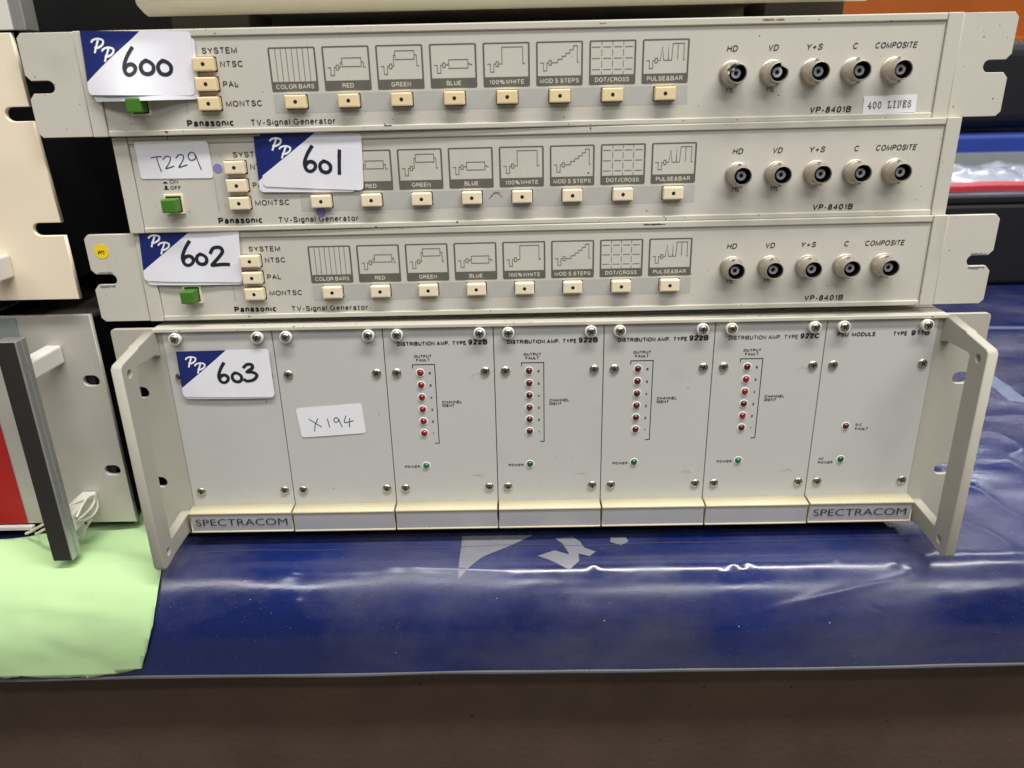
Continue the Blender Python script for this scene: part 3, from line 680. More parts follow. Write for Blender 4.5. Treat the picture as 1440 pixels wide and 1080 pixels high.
def generator(lab, loc, rot, ears, btn, damaged, cond):
    g = thing('signal_generator', lab, 'signal generator', loc, rot, 'stacked signal generators')
    link('case', box(-213.2, 213.2, 3.2, 300, 0.6, HU-0.8, 0.6), M['shell'], g)
    link('front_panel', box(-206.3, 206.3, 0, 3, 2.6, 44.9, 0.15, 1), M['panel'], g)
    link('bottom_rail', box(-206.3, 206.3, -0.9, 3, 0.0, 2.75, 0.5), M['rail'], g)
    link('top_rail', box(-206.3, 206.3, -0.9, 3, 44.75, HU-0.05, 0.5), M['rail'], g)
    for s in (-1, 1):
        a, b = sorted((s*206.55, s*213.95)); link('side_cap', box(a, b, -1.1, 4, 0.0, HU-0.02, 0.4), M['shell'], g)
        if ears:
            e = link('rack_ear', plate([ear_outline(s)], -0.4, 2.6, 0.25), M['shell'], g)
    link('button_strip', None or polys('s', [rrect(-122.6, 9.3, 82.3, 18.0, 0.5)], -0.05, M['strip'], None).data, None, g)
    bpy.data.objects.remove(bpy.data.objects['s'])
    for i in range(8):
        cx = -111.2+PITCH*i
        ic = link('printed_symbol', icon_mesh(i), M['printgrey'], g, (cx, 0, 0))
        text_obj('caption', [(CAPTION[i], -CAPW[i]/2, CAPW[i]/2, 20.45, 2.05)], M['printlight'], ic, y=-0.16)
    for x, z in [(-111.2+PITCH*i, 14.5) for i in range(8)]+[(-153.4, 32.4), (-153.5, 23.4), (-153.6, 14.5)]:
        b = link('push_button', BTN[btn], M[btn], g, (x, 0, z))
        link('button_lens', DOT, M['hole'], b); link('button_gap', GAP, M['black'], b)
    # power button
    bz = link('power_bezel', plate([rrect(-193.2, 9.6, -183.2, 19.7, 0.4), rrect(-192.2, 10.6, -184.2, 18.7, 0.2)[::-1]], -1.0, 0.4, 0.1), M['btn'], g)
    link('bezel_gap', box(-192.2, -184.2, -0.25, 0.2, 10.6, 18.7), M['black'], bz)
    link('power_button', box(-191.8, -184.6, -8.6, -0.2, 11.2, 17.9, 0.6), M['green'], g)
    # connectors
    for i in range(5):
        kind = 'plain'
        if damaged and i == 0: kind = 'dented'
        if damaged and i == 1: kind = 'chipped'
        if kind not in BNC: BNC[kind] = bnc_meshes(kind)
        sh, ins, pin = BNC[kind]
        c = link('coaxial_socket', sh, [M['nickel'], M['dark_in']], g, (103.4+20.0*i, 0, 22.9))
        if kind != 'plain': c['label'] = 'socket with a dented shell' if i == 0 else 'socket with a chipped shell'
        link('insulator', ins, M['insul'], c); link('centre_contact', pin, M['dark_in'], c)
    # lettering
    text_obj('maker_lettering', [('Panasonic', -166.9, -143.6, 3.9, 3.2, 2)], M['printblack'], g)
    text_obj('type_lettering', [('TV-Signal Generator', -135.4, -93.2, 3.8, 2.9)], M['printdark'], g)
    text_obj('system_lettering', [('SYSTEM', -154.2, -137.3, 37.1, 2.75), ('NTSC', -146.3, -135.2, 31.0, 2.75), ('PAL', -146.3, -138.7, 21.9, 2.75), ('MONTSC', -146.3, -128.3, 12.9, 2.75)], M['printdark'], g)
    text_obj('switch_lettering', [('ON', -188.9, -184.5, 25.0, 1.9), ('OFF', -188.9, -183.5, 21.9, 1.9)], M['printdark'], g)
    polys('switch_symbol', [[(-192.4, 25.1), (-189.9, 25.1), (-190.5, 26.0), (-191.8, 26.0)], [(-192.4, 22.0), (-189.9, 22.0), (-189.9, 22.5), (-190.5, 22.5), (-190.5, 24.0), (-191.8, 24.0), (-191.8, 22.5), (-192.4, 22.5)]], -0.1, M['printdark'], g)
    polys('divider_line', [[(-166.1, 10.2), (-165.3, 10.2), (-165.3, 40.5), (-166.1, 40.5)]], -0.06, M['strip'], g)
    cs = [('HD', 5.2), ('VD', 5.0), ('Y+S', 8.0), ('C', 2.4), ('COMPOSITE', 20.6)]
    text_obj('socket_lettering', [(t, 102.9+20.1*i-w_/2, 102.9+20.1*i+w_/2, 32.9, 2.8) for i, (t, w_) in enumerate(cs)], M['printdark'], g, shear=0.2)
    text_obj('signal_lettering', [('TTL', 100.9+20.1*i, 105.3+20.1*i, 14.2, 1.9) for i in range(2)], M['printdark'], g, shear=0.2)
    text_obj('model_lettering', [('VP-8401B', 144.2, 165.1, 3.7, 3.0, True)], M['printdark'], g, shear=0.15)
    return g

G602 = generator('lowest signal generator, with rack ears, carrying the 602 card and a yellow dot', (-5.5, 3.1, 6.3), (0, -0.004, -0.007), True, 'btn', False, 0)
G601 = generator('middle signal generator without rack ears, with T229 label and purple dots', (-6.1, 3.4, 54.6), (0, -0.003, 0.004), False, 'btn', False, 1)
G600 = generator('topmost signal generator, with rack ears and two broken sockets, carrying the 600 card', (-12.8, 2.5, 102.9), (0, -0.001, 0.020), True, 'btn_y', True, 2)
bpy.context.view_layer.update()

# wear marks on the generators: stains with ragged outlines, each a part of its unit
def blotch(name, parent, cx, cz, w_, h_, y, mt, n=18, seed=0, m=1):
    ps = []
    for k in range(m):
        ox = (random.random()-.5)*w_*1.6 if m > 1 else 0; sc = (0.35+0.5*random.random()) if m > 1 else 1
        ps.append([(cx+ox+math.cos(2*math.pi*i/n)*w_/2*sc*(0.6+0.4*random.random()), cz+math.sin(2*math.pi*i/n)*h_/2*sc*(0.6+0.4*random.random())) for i in range(n)])
    for j, p in enumerate(ps): 
        polys(name, [p], y-0.004*j, mt, parent)
blotch('rust_stain', G600, 122, 46.6, 5, 1.5, -0.96, M['rust'], m=9)
blotch('rust_stain', G600, 40, 46.6, 3, 0.7, -0.96, M['rust'], m=3)
blotch('grime_mark', G600, -68, 2.4, 4, 1.0, -0.96, M['grime'], m=3)
blotch('grime_mark', G600, 21, 4.4, 1.4, 0.6, -0.07, M['grime'], m=3)
blotch('grime_mark', G600, 236, 8.6, 1.2, 0.7, -0.47, M['grime'], m=1)
blotch('grime_mark', G602, 62, 46.8, 6, 1.2, -0.96, M['grime'], m=7)
blotch('grime_mark', G602, -159, 1.6, 1.5, 1, -0.96, M['grime'], m=1)
blotch('grime_mark', G600, -110, 9.2, 4, 1.6, -0.07, M['scuff'], m=3)
def scuff(parent, pts, wd, y, mt):
    bm = bmesh.new(); ribbon(bm, pts, wd, y, cap=False)
    for f in bm.faces:
        if f.normal.y > 0: f.normal_flip()
    link('scratch', mesh_of(bm), mt, parent)
scuff(G601, smooth_pts([(-24.5, 13.4), (-22.5, 15.6), (-20, 16.1), (-17.5, 14.2)]), 0.3, -0.1, M['grime'])
scuff(G601, smooth_pts([(-23.2, 14.4), (-21.5, 16.8), (-18.5, 16.3)]), 0.25, -0.12, M['grime'])
# bright worn metal at the slots of the lowest unit's ears
for s in (-1, 1):
    for z0, z1, m_ in ((26.75, 28.2, 'alubar'), (19.0, 20.65, 'alubar')):
        pts = [(s*(229.5+1.0*i+random.random()*.3), (z0 if z0 > 23 else z1)+((z1-z0) if z0 > 23 else -(z1-z0))*(0.4+0.6*random.random())) for i in range(9)]
        base = [(s*238.2, z0 if z0 > 23 else z1), (s*229.5, z0 if z0 > 23 else z1)]
        p = polys('worn_edge', [pts+base], -0.46, M[m_], G602)
        for q in p.data.polygons:
            if q.normal.y > 0: p.data.flip_normals(); break

# ------------------------------------------------------------------ subrack of amplifier modules
R = thing('amplifier_subrack', 'wide subrack of seven grey amplifier modules at the bottom of the stack', 'amplifier rack', (0, 0, -128))
ZO = 128.0
def zz(v): return v+ZO
link('chassis', box(-213.0, 213.0, 2.6, 290, zz(-127.6), zz(0.4), 0.5), M['chassis'], R)
for fx in (-190, 160):
    for fy in (20, 240): link('foot', box(fx, fx+26, fy, fy+26, -4.6, 0.6, 0.6), M['rubber'], R)
link('top_rail', box(-217.2, 217.2, -2.2, 12, zz(0.3), zz(2.6), 0.5), M['rail'], R)
link('top_rail_lip', box(-216.8, 216.8, 12.2, 40, zz(0.6), zz(2.9), 0.3), M['rail'], R)
link('bottom_rail', box(-216.5, 216.5, 0.2, 12, zz(-127.7), zz(-123.4), 0.5), M['rail'], R)
for s in (-1, 1):
    o = rrect(213.4, zz(-129.4+1.6), 241.3, zz(2.0), 2.0)
    holes = [oval(231.5, zz(-35.4), 9.5, 6.8)[::-1], oval(231.5, zz(-92.6), 9.5, 6.8)[::-1]]
    sp = [o]+holes
    if s < 0: sp = [[(-x, z) for x, z in p] for p in sp]
    link('rack_ear', plate(sp, 0.4, 3.4, 0.2), M['rackgrey'], R)
    prof = [(0.3, 1.9), (-17, -0.7), (-21, -0.9), (-22.5, -1.8), (-40.5, -4.6), (-42.6, -6.4), (-42.8, -123.0), (-41.5, -125.4), (-39.0, -126.0), (-34, -125.6), (-27.5, -124.4), (-14, -123.6), (0.3, -123.4),
            (0.3, -111.4), (-4, -111.6), (-27.5, -113.6), (-28.3, -112.8), (-27.9, -12.2), (-26.5, -11.0), (-4.5, -11.6), (-2.0, -13.2), (0.3, -13.6)]
    prof = [(y, zz(z)) for y, z in prof]
    hs = [circle(-35.3, zz(-11.3), 2.1, 16)[::-1], circle(-34.2, zz(-118.4), 2.1, 16)[::-1]]
    a, b = sorted((s*216.0, s*221.4))
    link('handle', side_plate([prof]+hs, a, b, 0.5), M['rackgrey'], R)

MW = 60.96
bm = bmesh.new()
lathe(bm, [(2.65, 0.1), (2.62, -0.55), (2.35, -0.85), (1.7, -1.12), (0.9, -1.22), (0.05, -1.25)], 20); bmesh.ops.recalc_face_normals(bm, faces=bm.faces[:])
for a in range(2): add_box(bm, *((-1.45, 1.45, -1.29, -0.8, -0.34, 0.34) if a == 0 else (-0.34, 0.34, -1.295, -0.8, -1.45, 1.45)), mi=1)
SCREW = mesh_of(bm)
bm = bmesh.new()
lathe(bm, [(3.35, 0.0), (3.35, -3.0), (3.15, -3.5), (2.7, -3.6), (2.62, -3.2), (0.2, -3.2)], 24); 
lathe(bm, [(2.55, -3.22), (2.5, -3.6), (2.1, -4.0), (1.3, -4.25), (0.05, -4.32)], 20, mi=1)
bmesh.ops.recalc_face_normals(bm, faces=bm.faces[:])
for a in range(2): add_box(bm, *((-1.6, 1.6, -4.36, -3.7, -0.36, 0.36) if a == 0 else (-0.36, 0.36, -4.365, -3.7, -1.6, 1.6)), mi=2)
COLLAR = mesh_of(bm)
def led_mesh():
    bm = bmesh.new()
    lathe(bm, [(2.6, 0.0), (2.5, -0.22), (2.25, -0.3), (1.95, -0.2), (1.8, 0.0)], 24, 0)
    lathe(bm, [(1.82, -0.04), (1.7, -0.45), (1.3, -0.95), (0.7, -1.22), (0.05, -1.3)], 20, 1)
    bmesh.ops.recalc_face_normals(bm, faces=bm.faces[:])
    return mesh_of(bm)
LED = {k: led_mesh() for k in ('red', 'dred', 'gled', 'dgled')}
def bracket(bm, x0, mi=0):
    ribbon(bm, [(x0+15.3, -23.6), (x0+15.3, -21.45), (x0+27.7, -21.45), (x0+27.7, -69.95), (x0+25.2, -69.95)], 0.42, -0.1, cap=False)
MODLAB = ['blank module carrying the 603 card, leftmost, with maker nameplate', 'blank module with the X194 label', 'amplifier module 922B next to the blank modules', 'centre amplifier module 922B',
          'amplifier module 922B left of the 922C module', 'amplifier module 922C', 'power supply module 911B, rightmost, with maker nameplate']
for k in range(7):
    x0 = (-3.5+k)*MW; cx = x0+MW/2
    m = link('module', box(-MW/2+0.22, MW/2-0.22, 0.0, 2.4, zz(-111.0), zz(-0.2), 0.2, 1), M['module'], R, (cx, 0, 0)); m['label'] = MODLAB[k]
    # handle strip: cream extrusion with a metal name plate
    prof = [(0.6, -108.3), (-6.6, -108.9), (-8.3, -109.0), (-8.6, -109.5), (-8.6, -110.4), (-8.0, -110.6), (-7.6, -121.6), (-8.2, -121.8), (-8.2, -122.6), (-7.4, -123.0), (0.6, -123.2)]
    jit = (random.random()-.5)*0.5
    h = link('handle_strip', side_plate([[(y, zz(z)+jit) for y, z in prof]], -MW/2+0.55-(0.8 if k == 0 else 0), MW/2-0.55+(0.8 if k == 6 else 0), 0.15), M['trim'], m)
    bm = bmesh.new(); w2 = MW/2-0.75
    vs = [bm.verts.new(v) for v in ((-w2, -8.12, zz(-110.75)+jit), (w2, -8.12, zz(-110.75)+jit), (w2, -7.72, zz(-121.5)+jit), (-w2, -7.72, zz(-121.5)+jit))]
    f = bm.faces.new(vs); bm.normal_update()
    if f.normal.y > 0: f.normal_flip()
    link('name_plate', mesh_of(bm), M['plate'], m)
    if k in (0, 6): text_obj('maker_lettering', [('SPECTRACOM', -27.3, 27.1, zz(-117.9), 4.5, None)], M['printblack'], m, y=-8.35)
    for lx in (8.3, 53.5): link('collar_screw', COLLAR, [M['nylon'], M['steel'], M['recess']], m, (lx-MW/2, 0, zz(-3.25))).rotation_euler = (0, random.random()*3, 0)
    for lx, z in ((6.2, -26.1), (55.9, -26.1), (6.15, -99.1), (56.0, -99.1)):
        link('screw', SCREW, [M['steel'], M['recess']], m, (lx-MW/2, 0, zz(z))).rotation_euler = (0, random.random()*3, 0)
    dx = -MW/2
    if 2 <= k <= 5:
        nm = '922C' if k == 5 else '922B'
        thin = (k == 5)
        text_obj('module_lettering', [('DISTRIBUTION AMP.', dx+7.6, dx+36.6, zz(-10.3), 2.35, not thin), ('TYPE', dx+38.2, dx+45.9, zz(-10.3), 2.35, not thin), (nm, dx+47.0, dx+57.6, zz(-10.3), 3.1, 2)],
                 M['printdark'] if thin else M['printblack'], m)
        text_obj('fault_lettering', [('OUTPUT', dx+16.5, dx+26.3, zz(-17.3), 1.6, True), ('FAULT', dx+17.6, dx+25.1, zz(-19.5), 1.6, True)], M['printblack'], m)
        text_obj('ident_lettering', [('CHANNEL', dx+30.8, dx+42.1, zz(-45.1), 1.65, True), ('IDENT', dx+30.8, dx+37.7, zz(-47.2), 1.65, True)], M['printblack'], m)
        text_obj('power_lettering', [('POWER', dx+6.8, dx+15.6, zz(-85.7), 1.55, True)], M['printblack'], m)
        for i in range(6): text_obj('channel_number', [(str(6-i), dx+24.2+(.2 if i == 5 else 0), dx+25.4-(.3 if i == 5 else 0), zz(-27.3-7.42*i), 1.5, True)], M['printblack'], m)
        bm = bmesh.new(); ribbon(bm, [(p[0], zz(p[1])) for p in [(dx+15.3, -23.6), (dx+15.3, -21.45), (dx+27.7, -21.45), (dx+27.7, -69.95), (dx+25.2, -69.95)]], 0.45, -0.1, cap=False)
        bmesh.ops.recalc_face_normals(bm, faces=bm.faces[:]); 
        for f in bm.faces:
            if f.normal.y > 0: f.normal_flip()
        link('printed_bracket', mesh_of(bm), M['printblack'], m)
        for i in range(6):
            c = 'red' if (k == 2 or (k == 5 and i in (1, 2, 4))) else 'dred'
            link('indicator_led', LED[c], [M['ledring'], M[c]], m, (dx+19.4, 0, zz(-26.4-7.42*i)))
        c = 'gled' if k in (2, 5) else 'dgled'
        link('indicator_led', LED[c], [M['ledring'], M[c]], m, (dx+19.3, 0, zz(-84.5)))
        bx = dx+46+random.random()*4
        if k in (2, 5): scuff(m, smooth_pts([(bx, zz(-28-random.random()*3)), (bx+3, zz(-27.4)), (bx+6, zz(-27.8))]), 0.5, -0.06, M['scuff'])
        for q in range(4): scuff(m, [(bx-2+q*1.3, zz(-90-random.random()*2)), (bx+q*1.5, zz(-90.5-random.random()*2))], 0.4, -0.06-0.005*q, M['scuff'])
    if k == 6:
        text_obj('module_lettering', [('PSU', dx+6.2, dx+12.4, zz(-9.6), 2.4, True), ('MODULE', dx+14.3, dx+27.3, zz(-9.6), 2.4, True), ('TYPE', dx+36.8, dx+44.6, zz(-9.6), 2.4, True), ('911B', dx+46.6, dx+56.8, zz(-9.6), 3.0, 2)], M['printblack'], m)
        text_obj('fault_lettering', [('D.C', dx+24.0, dx+27.5, zz(-63.6), 1.5, True), ('FAULT', dx+24.0, dx+31.4, zz(-66.2), 1.6, True)], M['printdark'], m)
        text_obj('power_lettering', [('AC', dx+5.2, dx+8.4, zz(-85.0), 1.6, True), ('POWER', dx+5.2, dx+13.8, zz(-87.5), 1.6, True)], M['printdark'], m)
        link('indicator_led', LED['dred'], [M['ledring'], M['dred']], m, (dx+18.4, 0, zz(-63.7)))
        link('indicator_led', LED['dgled'], [M['ledring'], M['dgled']], m, (dx+18.2, 0, zz(-84.9)))
bpy.context.view_layer.update()

# ------------------------------------------------------------------ lot cards and labels
def quad_map(c):
    TL, TR, BR, BL = [Vector(p) for p in c]
    def f(u, v): return (TL*(1-u)+TR*u)*(1-v)+(BL*(1-u)+BR*u)*v
    return f
def card(name, lab, cat, unit, corners, depth, mt, rad=0.042, strokes=(), group=None, pp=False, aspect=1.8, thick=0.14):
    """corners TL, TR, BR, BL in the unit's x/z; depth(u, v) = mm in front of the panel"""
    fm = quad_map(corners)
    ctr = fm(.5, .5)
    def pos(u, v, h=0.0):
        p = fm(u, v); return Vector((p.x-ctr.x, -depth(u, v)-h, p.y-ctr.y))
    bm = bmesh.new()
    out = [(x, y) for x, y in rrect(0, 0, 1, 1/aspect, rad, 5)]
    if mt is M['card']: out = out[:12]+[(0.004, 0.0), (0.0, 0.004)][::-1]+out[18:]
    bm.faces.new([bm.verts.new((x, y*aspect, 0)) for x, y in out])
    for t in frange(0.05, 0.95, 0.05): bmesh.ops.bisect_plane(bm, geom=bm.verts[:]+bm.edges[:]+bm.faces[:], plane_co=(t, 0, 0), plane_no=(1, 0, 0))
    for t in frange(0.08, 0.92, 0.07): bmesh.ops.bisect_plane(bm, geom=bm.verts[:]+bm.edges[:]+bm.faces[:], plane_co=(0, t, 0), plane_no=(0, 1, 0))
    uvl = bm.loops.layers.uv.new('UVMap')
    for f in bm.faces:
        for l in f.loops: l[uvl].uv = (l.vert.co.x, l.vert.co.y)
    for v in bm.verts: v.co = pos(v.co.x, v.co.y)
    bm.normal_update()
    for f in bm.faces:
        if f.normal.y > 0: f.normal_flip()
        f.smooth = True
    fr = bm.faces[:]
    ext = bmesh.ops.extrude_face_region(bm, geom=fr, use_keep_orig=True)
    bmesh.ops.translate(bm, vec=(0, thick, 0), verts=[q for q in ext['geom'] if isinstance(q, bmesh.types.BMVert)])
    bmesh.ops.recalc_face_normals(bm, faces=bm.faces[:])
    o = link(name, mesh_of(bm), mt)
    o.matrix_world = unit.matrix_world @ Matrix.Translation(Vector((ctr.x, 0, ctr.y))*S)
    tag(o, lab, cat, group)
    def stroke_obj(nm, sts, wd, m_, h):
        bm = bmesh.new()
        for j, st in enumerate(sts):
            pts = smooth_pts(st, 6) if len(st) > 2 else [st[0], ((st[0][0]+st[1][0])/2, (st[0][1]+st[1][1])/2), st[1]]
            # uneven pen pressure
            ws = [wd*(1+0.12*noise.noise(Vector((q[0]*9, q[1]*9, j)))) for q in pts]
            P = [(q[0], q[1]/aspect) for q in pts]
            ribbon(bm, P, ws, 0, f=lambda x, y, z, jj=j: pos(x, z*aspect, h+0.012*jj))
        bm.normal_update()
        for f in bm.faces:
            if f.normal.y > 0: f.normal_flip()
        return link(nm, mesh_of(bm), m_, o)
    for nm, sts, wd, m_ in strokes: stroke_obj(nm, sts, wd, m_, 0.12)
    if pp:
        def P_(ox, oy, k=1.0):
            q = lambda l: [(ox+a*k, oy+b*k*1.0) for a, b in l]
            return [q([(0.0, 0.055), (0.02, 0.02), (0.07, 0.0), (0.115, 0.03), (0.105, 0.10), (0.06, 0.15), (0.03, 0.15)]), q([(0.065, 0.03), (0.045, 0.12), (0.022, 0.23)])]
        stroke_obj('printed_initials', P_(0.095, 0.12, .92)+P_(0.185, 0.255, .92), 0.018, M['whiteprint'], 0.1)
    return o
D6 = [(0.075, 0.0), (0.03, 0.13), (0.0, 0.28), (0.015, 0.39), (0.055, 0.42), (0.095, 0.37), (0.10, 0.30), (0.07, 0.255), (0.03, 0.27), (0.01, 0.32)]
D0 = [(0.05, 0.0), (0.015, 0.03), (0.0, 0.10), (0.02, 0.18), (0.065, 0.20), (0.10, 0.16), (0.105, 0.08), (0.075, 0.02), (0.035, 0.0)]
D1 = [(0.02, 0.0), (0.015, 0.15), (0.01, 0.37)]
D2 = [(0.0, 0.09), (0.03, 0.01), (0.09, 0.0), (0.11, 0.07), (0.07, 0.17), (0.01, 0.285), (0.02, 0.30), (0.10, 0.285), (0.16, 0.285)]
D3 = [(0.01, 0.07), (0.05, 0.01), (0.10, 0.02), (0.10, 0.09), (0.04, 0.165), (0.10, 0.175), (0.14, 0.24), (0.10, 0.33), (0.03, 0.36), (0.0, 0.33)]
mv = lambda l, x, y, k=1.0: [(x+a*k, y+b*k) for a, b in l]
bulge6 = lambda u, v: 1.8 + 7.4*math.exp(-((u-0.42)/0.33)**2)*max(0, v-0.15)**1.2*1.1 + 0.3*math.sin(5*u)
ID = 0.035
CG = 'numbered lot cards'
card('lot_card', 'plain card peeking out beneath the 600 lot card', 'card', G600, [(-207.7, 45.4), (-156.6, 44.4), (-158.2, 16.7), (-208.9, 16.5)], lambda u, v: bulge6(u, v)-0.35, M['card'], group=CG)
card('lot_card', 'lot card hand-numbered 600, over the green switch of the topmost unit', 'card', G600, [(-209.9, 48.2), (-157.7, 47.0), (-160.0, 18.4), (-210.9, 19.7)], bulge6, M['card'],
     strokes=[('marker_number', [mv(D6, 0.385, 0.26), mv(D0, 0.535, 0.455, 1.05), mv(D0, 0.685, 0.455, 1.08)], ID, M['ink'])], pp=True, group=CG)
fl2 = lambda u, v: 1.2+0.2*v+0.3*math.sin(4*u+1)
card('lot_card', 'card peeking out at the left beneath the 601 lot card', 'card', G601, [(-142.2, 47.2), (-91.7, 47.0), (-93.4, 18.6), (-142.6, 19.8)], lambda u, v: fl2(u, v)-0.35, M['card'], group=CG)
card('lot_card', 'lot card hand-numbered 601, on the middle unit, right of the T229 label', 'card', G601, [(-138.4, 49.8), (-87.8, 47.4), (-89.1, 19.4), (-140.5, 22.6)], fl2, M['card'],
     strokes=[('marker_number', [mv(D6, 0.425, 0.25, 1.05), mv(D0, 0.575, 0.50, 1.0), mv(D1, 0.755, 0.31, 1.08)], ID, M['ink'])], pp=True, group=CG)
b602 = lambda u, v: 1.4+1.4*math.exp(-((u-0.42)/0.3)**2)*v+0.3*math.sin(5*u+2)
card('lot_card', 'card edge peeking out under the 602 card beside the yellow dot sticker', 'card', G602, [(-211.0, 48.0), (-157.9, 48.9), (-159.8, 19.6), (-211.2, 20.5)], lambda u, v: b602(u, v)-0.35, M['card'], group=CG)
card('lot_card', 'lot card hand-numbered 602, at the left of the lowest signal generator', 'card', G602, [(-210.5, 50.8), (-157.5, 49.6), (-159.6, 20.8), (-212.4, 22.8)], b602, M['card'],
     strokes=[('marker_number', [mv(D6, 0.415, 0.24, 1.05), mv(D0, 0.555, 0.47, 0.95), mv(D2, 0.70, 0.345, 1.1)], ID, M['ink'])], pp=True, group=CG)
b603 = lambda u, v: 1.5+0.4*math.sin(3*u)+0.2*v
card('lot_card', 'card edge peeking out under the 603 card on the blank module', 'card', R, [(-206.3, zz(-11.6)), (-155.4, zz(-10.6)), (-155.4, zz(-39.5)), (-206.2, zz(-39.1))], lambda u, v: b603(u, v)-0.35, M['card'], group=CG)
card('lot_card', 'lot card hand-numbered 603, on the blank leftmost module', 'card', R, [(-206.3, zz(-10.7)), (-155.0, zz(-10.0)), (-154.9, zz(-38.6)), (-206.7, zz(-37.7))], b603, M['card'],
     strokes=[('marker_number', [mv(D6, 0.425, 0.27, 0.98), mv(D0, 0.57, 0.475, 0.95), mv(D3, 0.70, 0.295, 1.0)], ID, M['ink'])], pp=True, group=CG)
flat = lambda u, v: 0.35+0.1*math.sin(4*u)
T = [[(0.0, 0.03), (0.08, 0.0), (0.145, 0.0)], [(0.075, 0.0), (0.09, 0.2), (0.11, 0.39)]]
N2 = [(0.0, 0.08), (0.05, 0.0), (0.10, 0.03), (0.08, 0.15), (0.02, 0.30), (0.045, 0.30), (0.13, 0.25)]
N9 = [(0.10, 0.10), (0.07, 0.0), (0.02, 0.03), (0.0, 0.13), (0.03, 0.2), (0.085, 0.17), (0.10, 0.08), (0.12, 0.25), (0.145, 0.44)]
card('stock_label', 'small white label with T229 in blue pen, above the green switch', 'label', G601, [(-203.1, 46.1), (-165.8, 45.7), (-165.8, 27.3), (-203.2, 27.7)], lambda u, v: 1.3-1.0*min(1, v*4)+0.05, M['label'], aspect=2.0, thick=0.12,
     strokes=[('pen_writing', [mv(T[0], 0.19, 0.41), mv(T[1], 0.19, 0.41), mv(N2, 0.35, 0.40, 1.05), mv(N2, 0.53, 0.36, 1.08), mv(N9, 0.70, 0.30, 1.05)], 0.013, M['penink'])])
X1 = [[(0.0, 0.0), (0.09, 0.16), (0.17, 0.30)], [(0.14, 0.0), (0.08, 0.2), (0.05, 0.42)]]
card('stock_label', 'small white label with X194 in blue pen, on a blank module', 'label', R, [(-144.6, zz(-46.6)), (-106.8, zz(-44.1)), (-105.6, zz(-62.6)), (-143.1, zz(-64.8))], flat, M['label'], aspect=2.0, thick=0.12,
     strokes=[('pen_writing', [mv(X1[0], 0.17, 0.38), mv(X1[1], 0.17, 0.38), [(0.45, 0.42), (0.455, 0.55), (0.46, 0.70)], mv(N9, 0.545, 0.40, 0.75), [(0.74, 0.36), (0.70, 0.58), (0.80, 0.56), (0.84, 0.55)], [(0.79, 0.45), (0.775, 0.58), (0.765, 0.74)]], 0.012, M['penink'])])
c4 = card('printed_label', 'white strip reading 400 LINES below the composite socket of the top unit', 'label', G600, [(170.9, 11.0), (197.6, 11.5), (197.9, 3.0), (171.1, 2.6)], flat, M['label'], rad=0.01, aspect=3.15, thick=0.12)
# typewriter lettering for the strip, drawn as strokes with serifs
TY = {'4': [[(.62, 0), (.62, 1), (.05, .32), (.9, .32)], [(.42, 0), (.82, 0)]], '0': [[(.45, 1), (.15, .8), (.1, .5), (.15, .2), (.45, 0), (.75, .2), (.8, .5), (.75, .8), (.45, 1)]],
      'L': [[(.3, 0), (.3, 1)], [(.08, 1), (.55, 1)], [(.08, 0), (.85, 0), (.85, .3)]], 'I': [[(.45, 0), (.45, 1)], [(.15, 1), (.75, 1)], [(.15, 0), (.75, 0)]],
      'N': [[(.18, 0), (.18, 1), (.74, 0), (.74, 1)], [(.0, 1), (.2, 1)], [(.0, 0), (.36, 0)], [(.56, 1), (.92, 1)]],
      'E': [[(.85, .25), (.85, 0), (.08, 0)], [(.25, 0), (.25, 1)], [(.08, 1), (.82, 1), (.82, .76)], [(.25, .52), (.6, .52)], [(.6, .38), (.6, .66)]],
      'S': [[(.75, .72), (.72, .9), (.45, 1), (.15, .86), (.2, .62), (.5, .5), (.76, .36), (.74, .12), (.45, 0), (.15, .1), (.1, .3)]]}
bm = bmesh.new(); n = 0
for i, ch in enumerate('400 LINES'):
    for st in TY.get(ch, []):
        pts = [(-11.1+i*2.5+a*1.95, -1.55+b*3.0) for a, b in st]
        if ch in '0S': pts = smooth_pts(pts, 4)
        ribbon(bm, pts, 0.34, -0.62-0.006*(n % 7)); n += 1
for f in bm.faces:
    f.normal_update()
    if f.normal.y > 0: f.normal_flip()
lt = link('typed_lettering', mesh_of(bm), M['printblack'], c4)
lt.rotation_euler = (0, math.radians(-0.9), 0)
def dot(name, lab, unit, x, z, r, mt, h=0.12):
    bm = bmesh.new(); lathe(bm, [(r, 0.0), (r, -h)], 28); bmesh.ops.recalc_face_normals(bm, faces=bm.faces[:])
    o = link(name, mesh_of(bm), mt)
    for f in o.data.polygons: f.use_smooth = False
    o.matrix_world = unit.matrix_world @ Matrix.Translation(Vector((x, -0.05, z))*S); return tag(o, lab, 'sticker')
yd = dot('round_sticker', 'round yellow sticker reading A7 on the lowest left rack ear', G602, -233.2, 39.1, 3.95, M['yellow'])
yd.matrix_world = G602.matrix_world @ Matrix.Translation(Vector((-233.2, -0.45, 39.1))*S)
bm = bmesh.new()
for j, st in enumerate([[(-1.9, -1.5), (-1.3, .1), (-.9, .3), (-.5, -.3), (-.3, -1.5)], [(-1.7, -.7), (-.3, -.6)], [(.3, .2), (1.5, .2), (1.3, -.6), (1.1, -1.5)], [(.1, -.4), (.4, .1)]]):
    ribbon(bm, st, 0.42, -0.16-0.01*j)
for f in bm.faces:
    f.normal_update()
    if f.normal.y > 0: f.normal_flip()
link('pen_writing', mesh_of(bm), M['ink'], yd)
dot('round_sticker', 'small purple dot beside the T229 label', G601, -163.0, 32.0, 2.35, M['purple'])
dot('round_sticker', 'small purple dot below the 601 card, on the Generator lettering', G601, -112.6, 8.7, 2.45, M['purple'], 0.2)

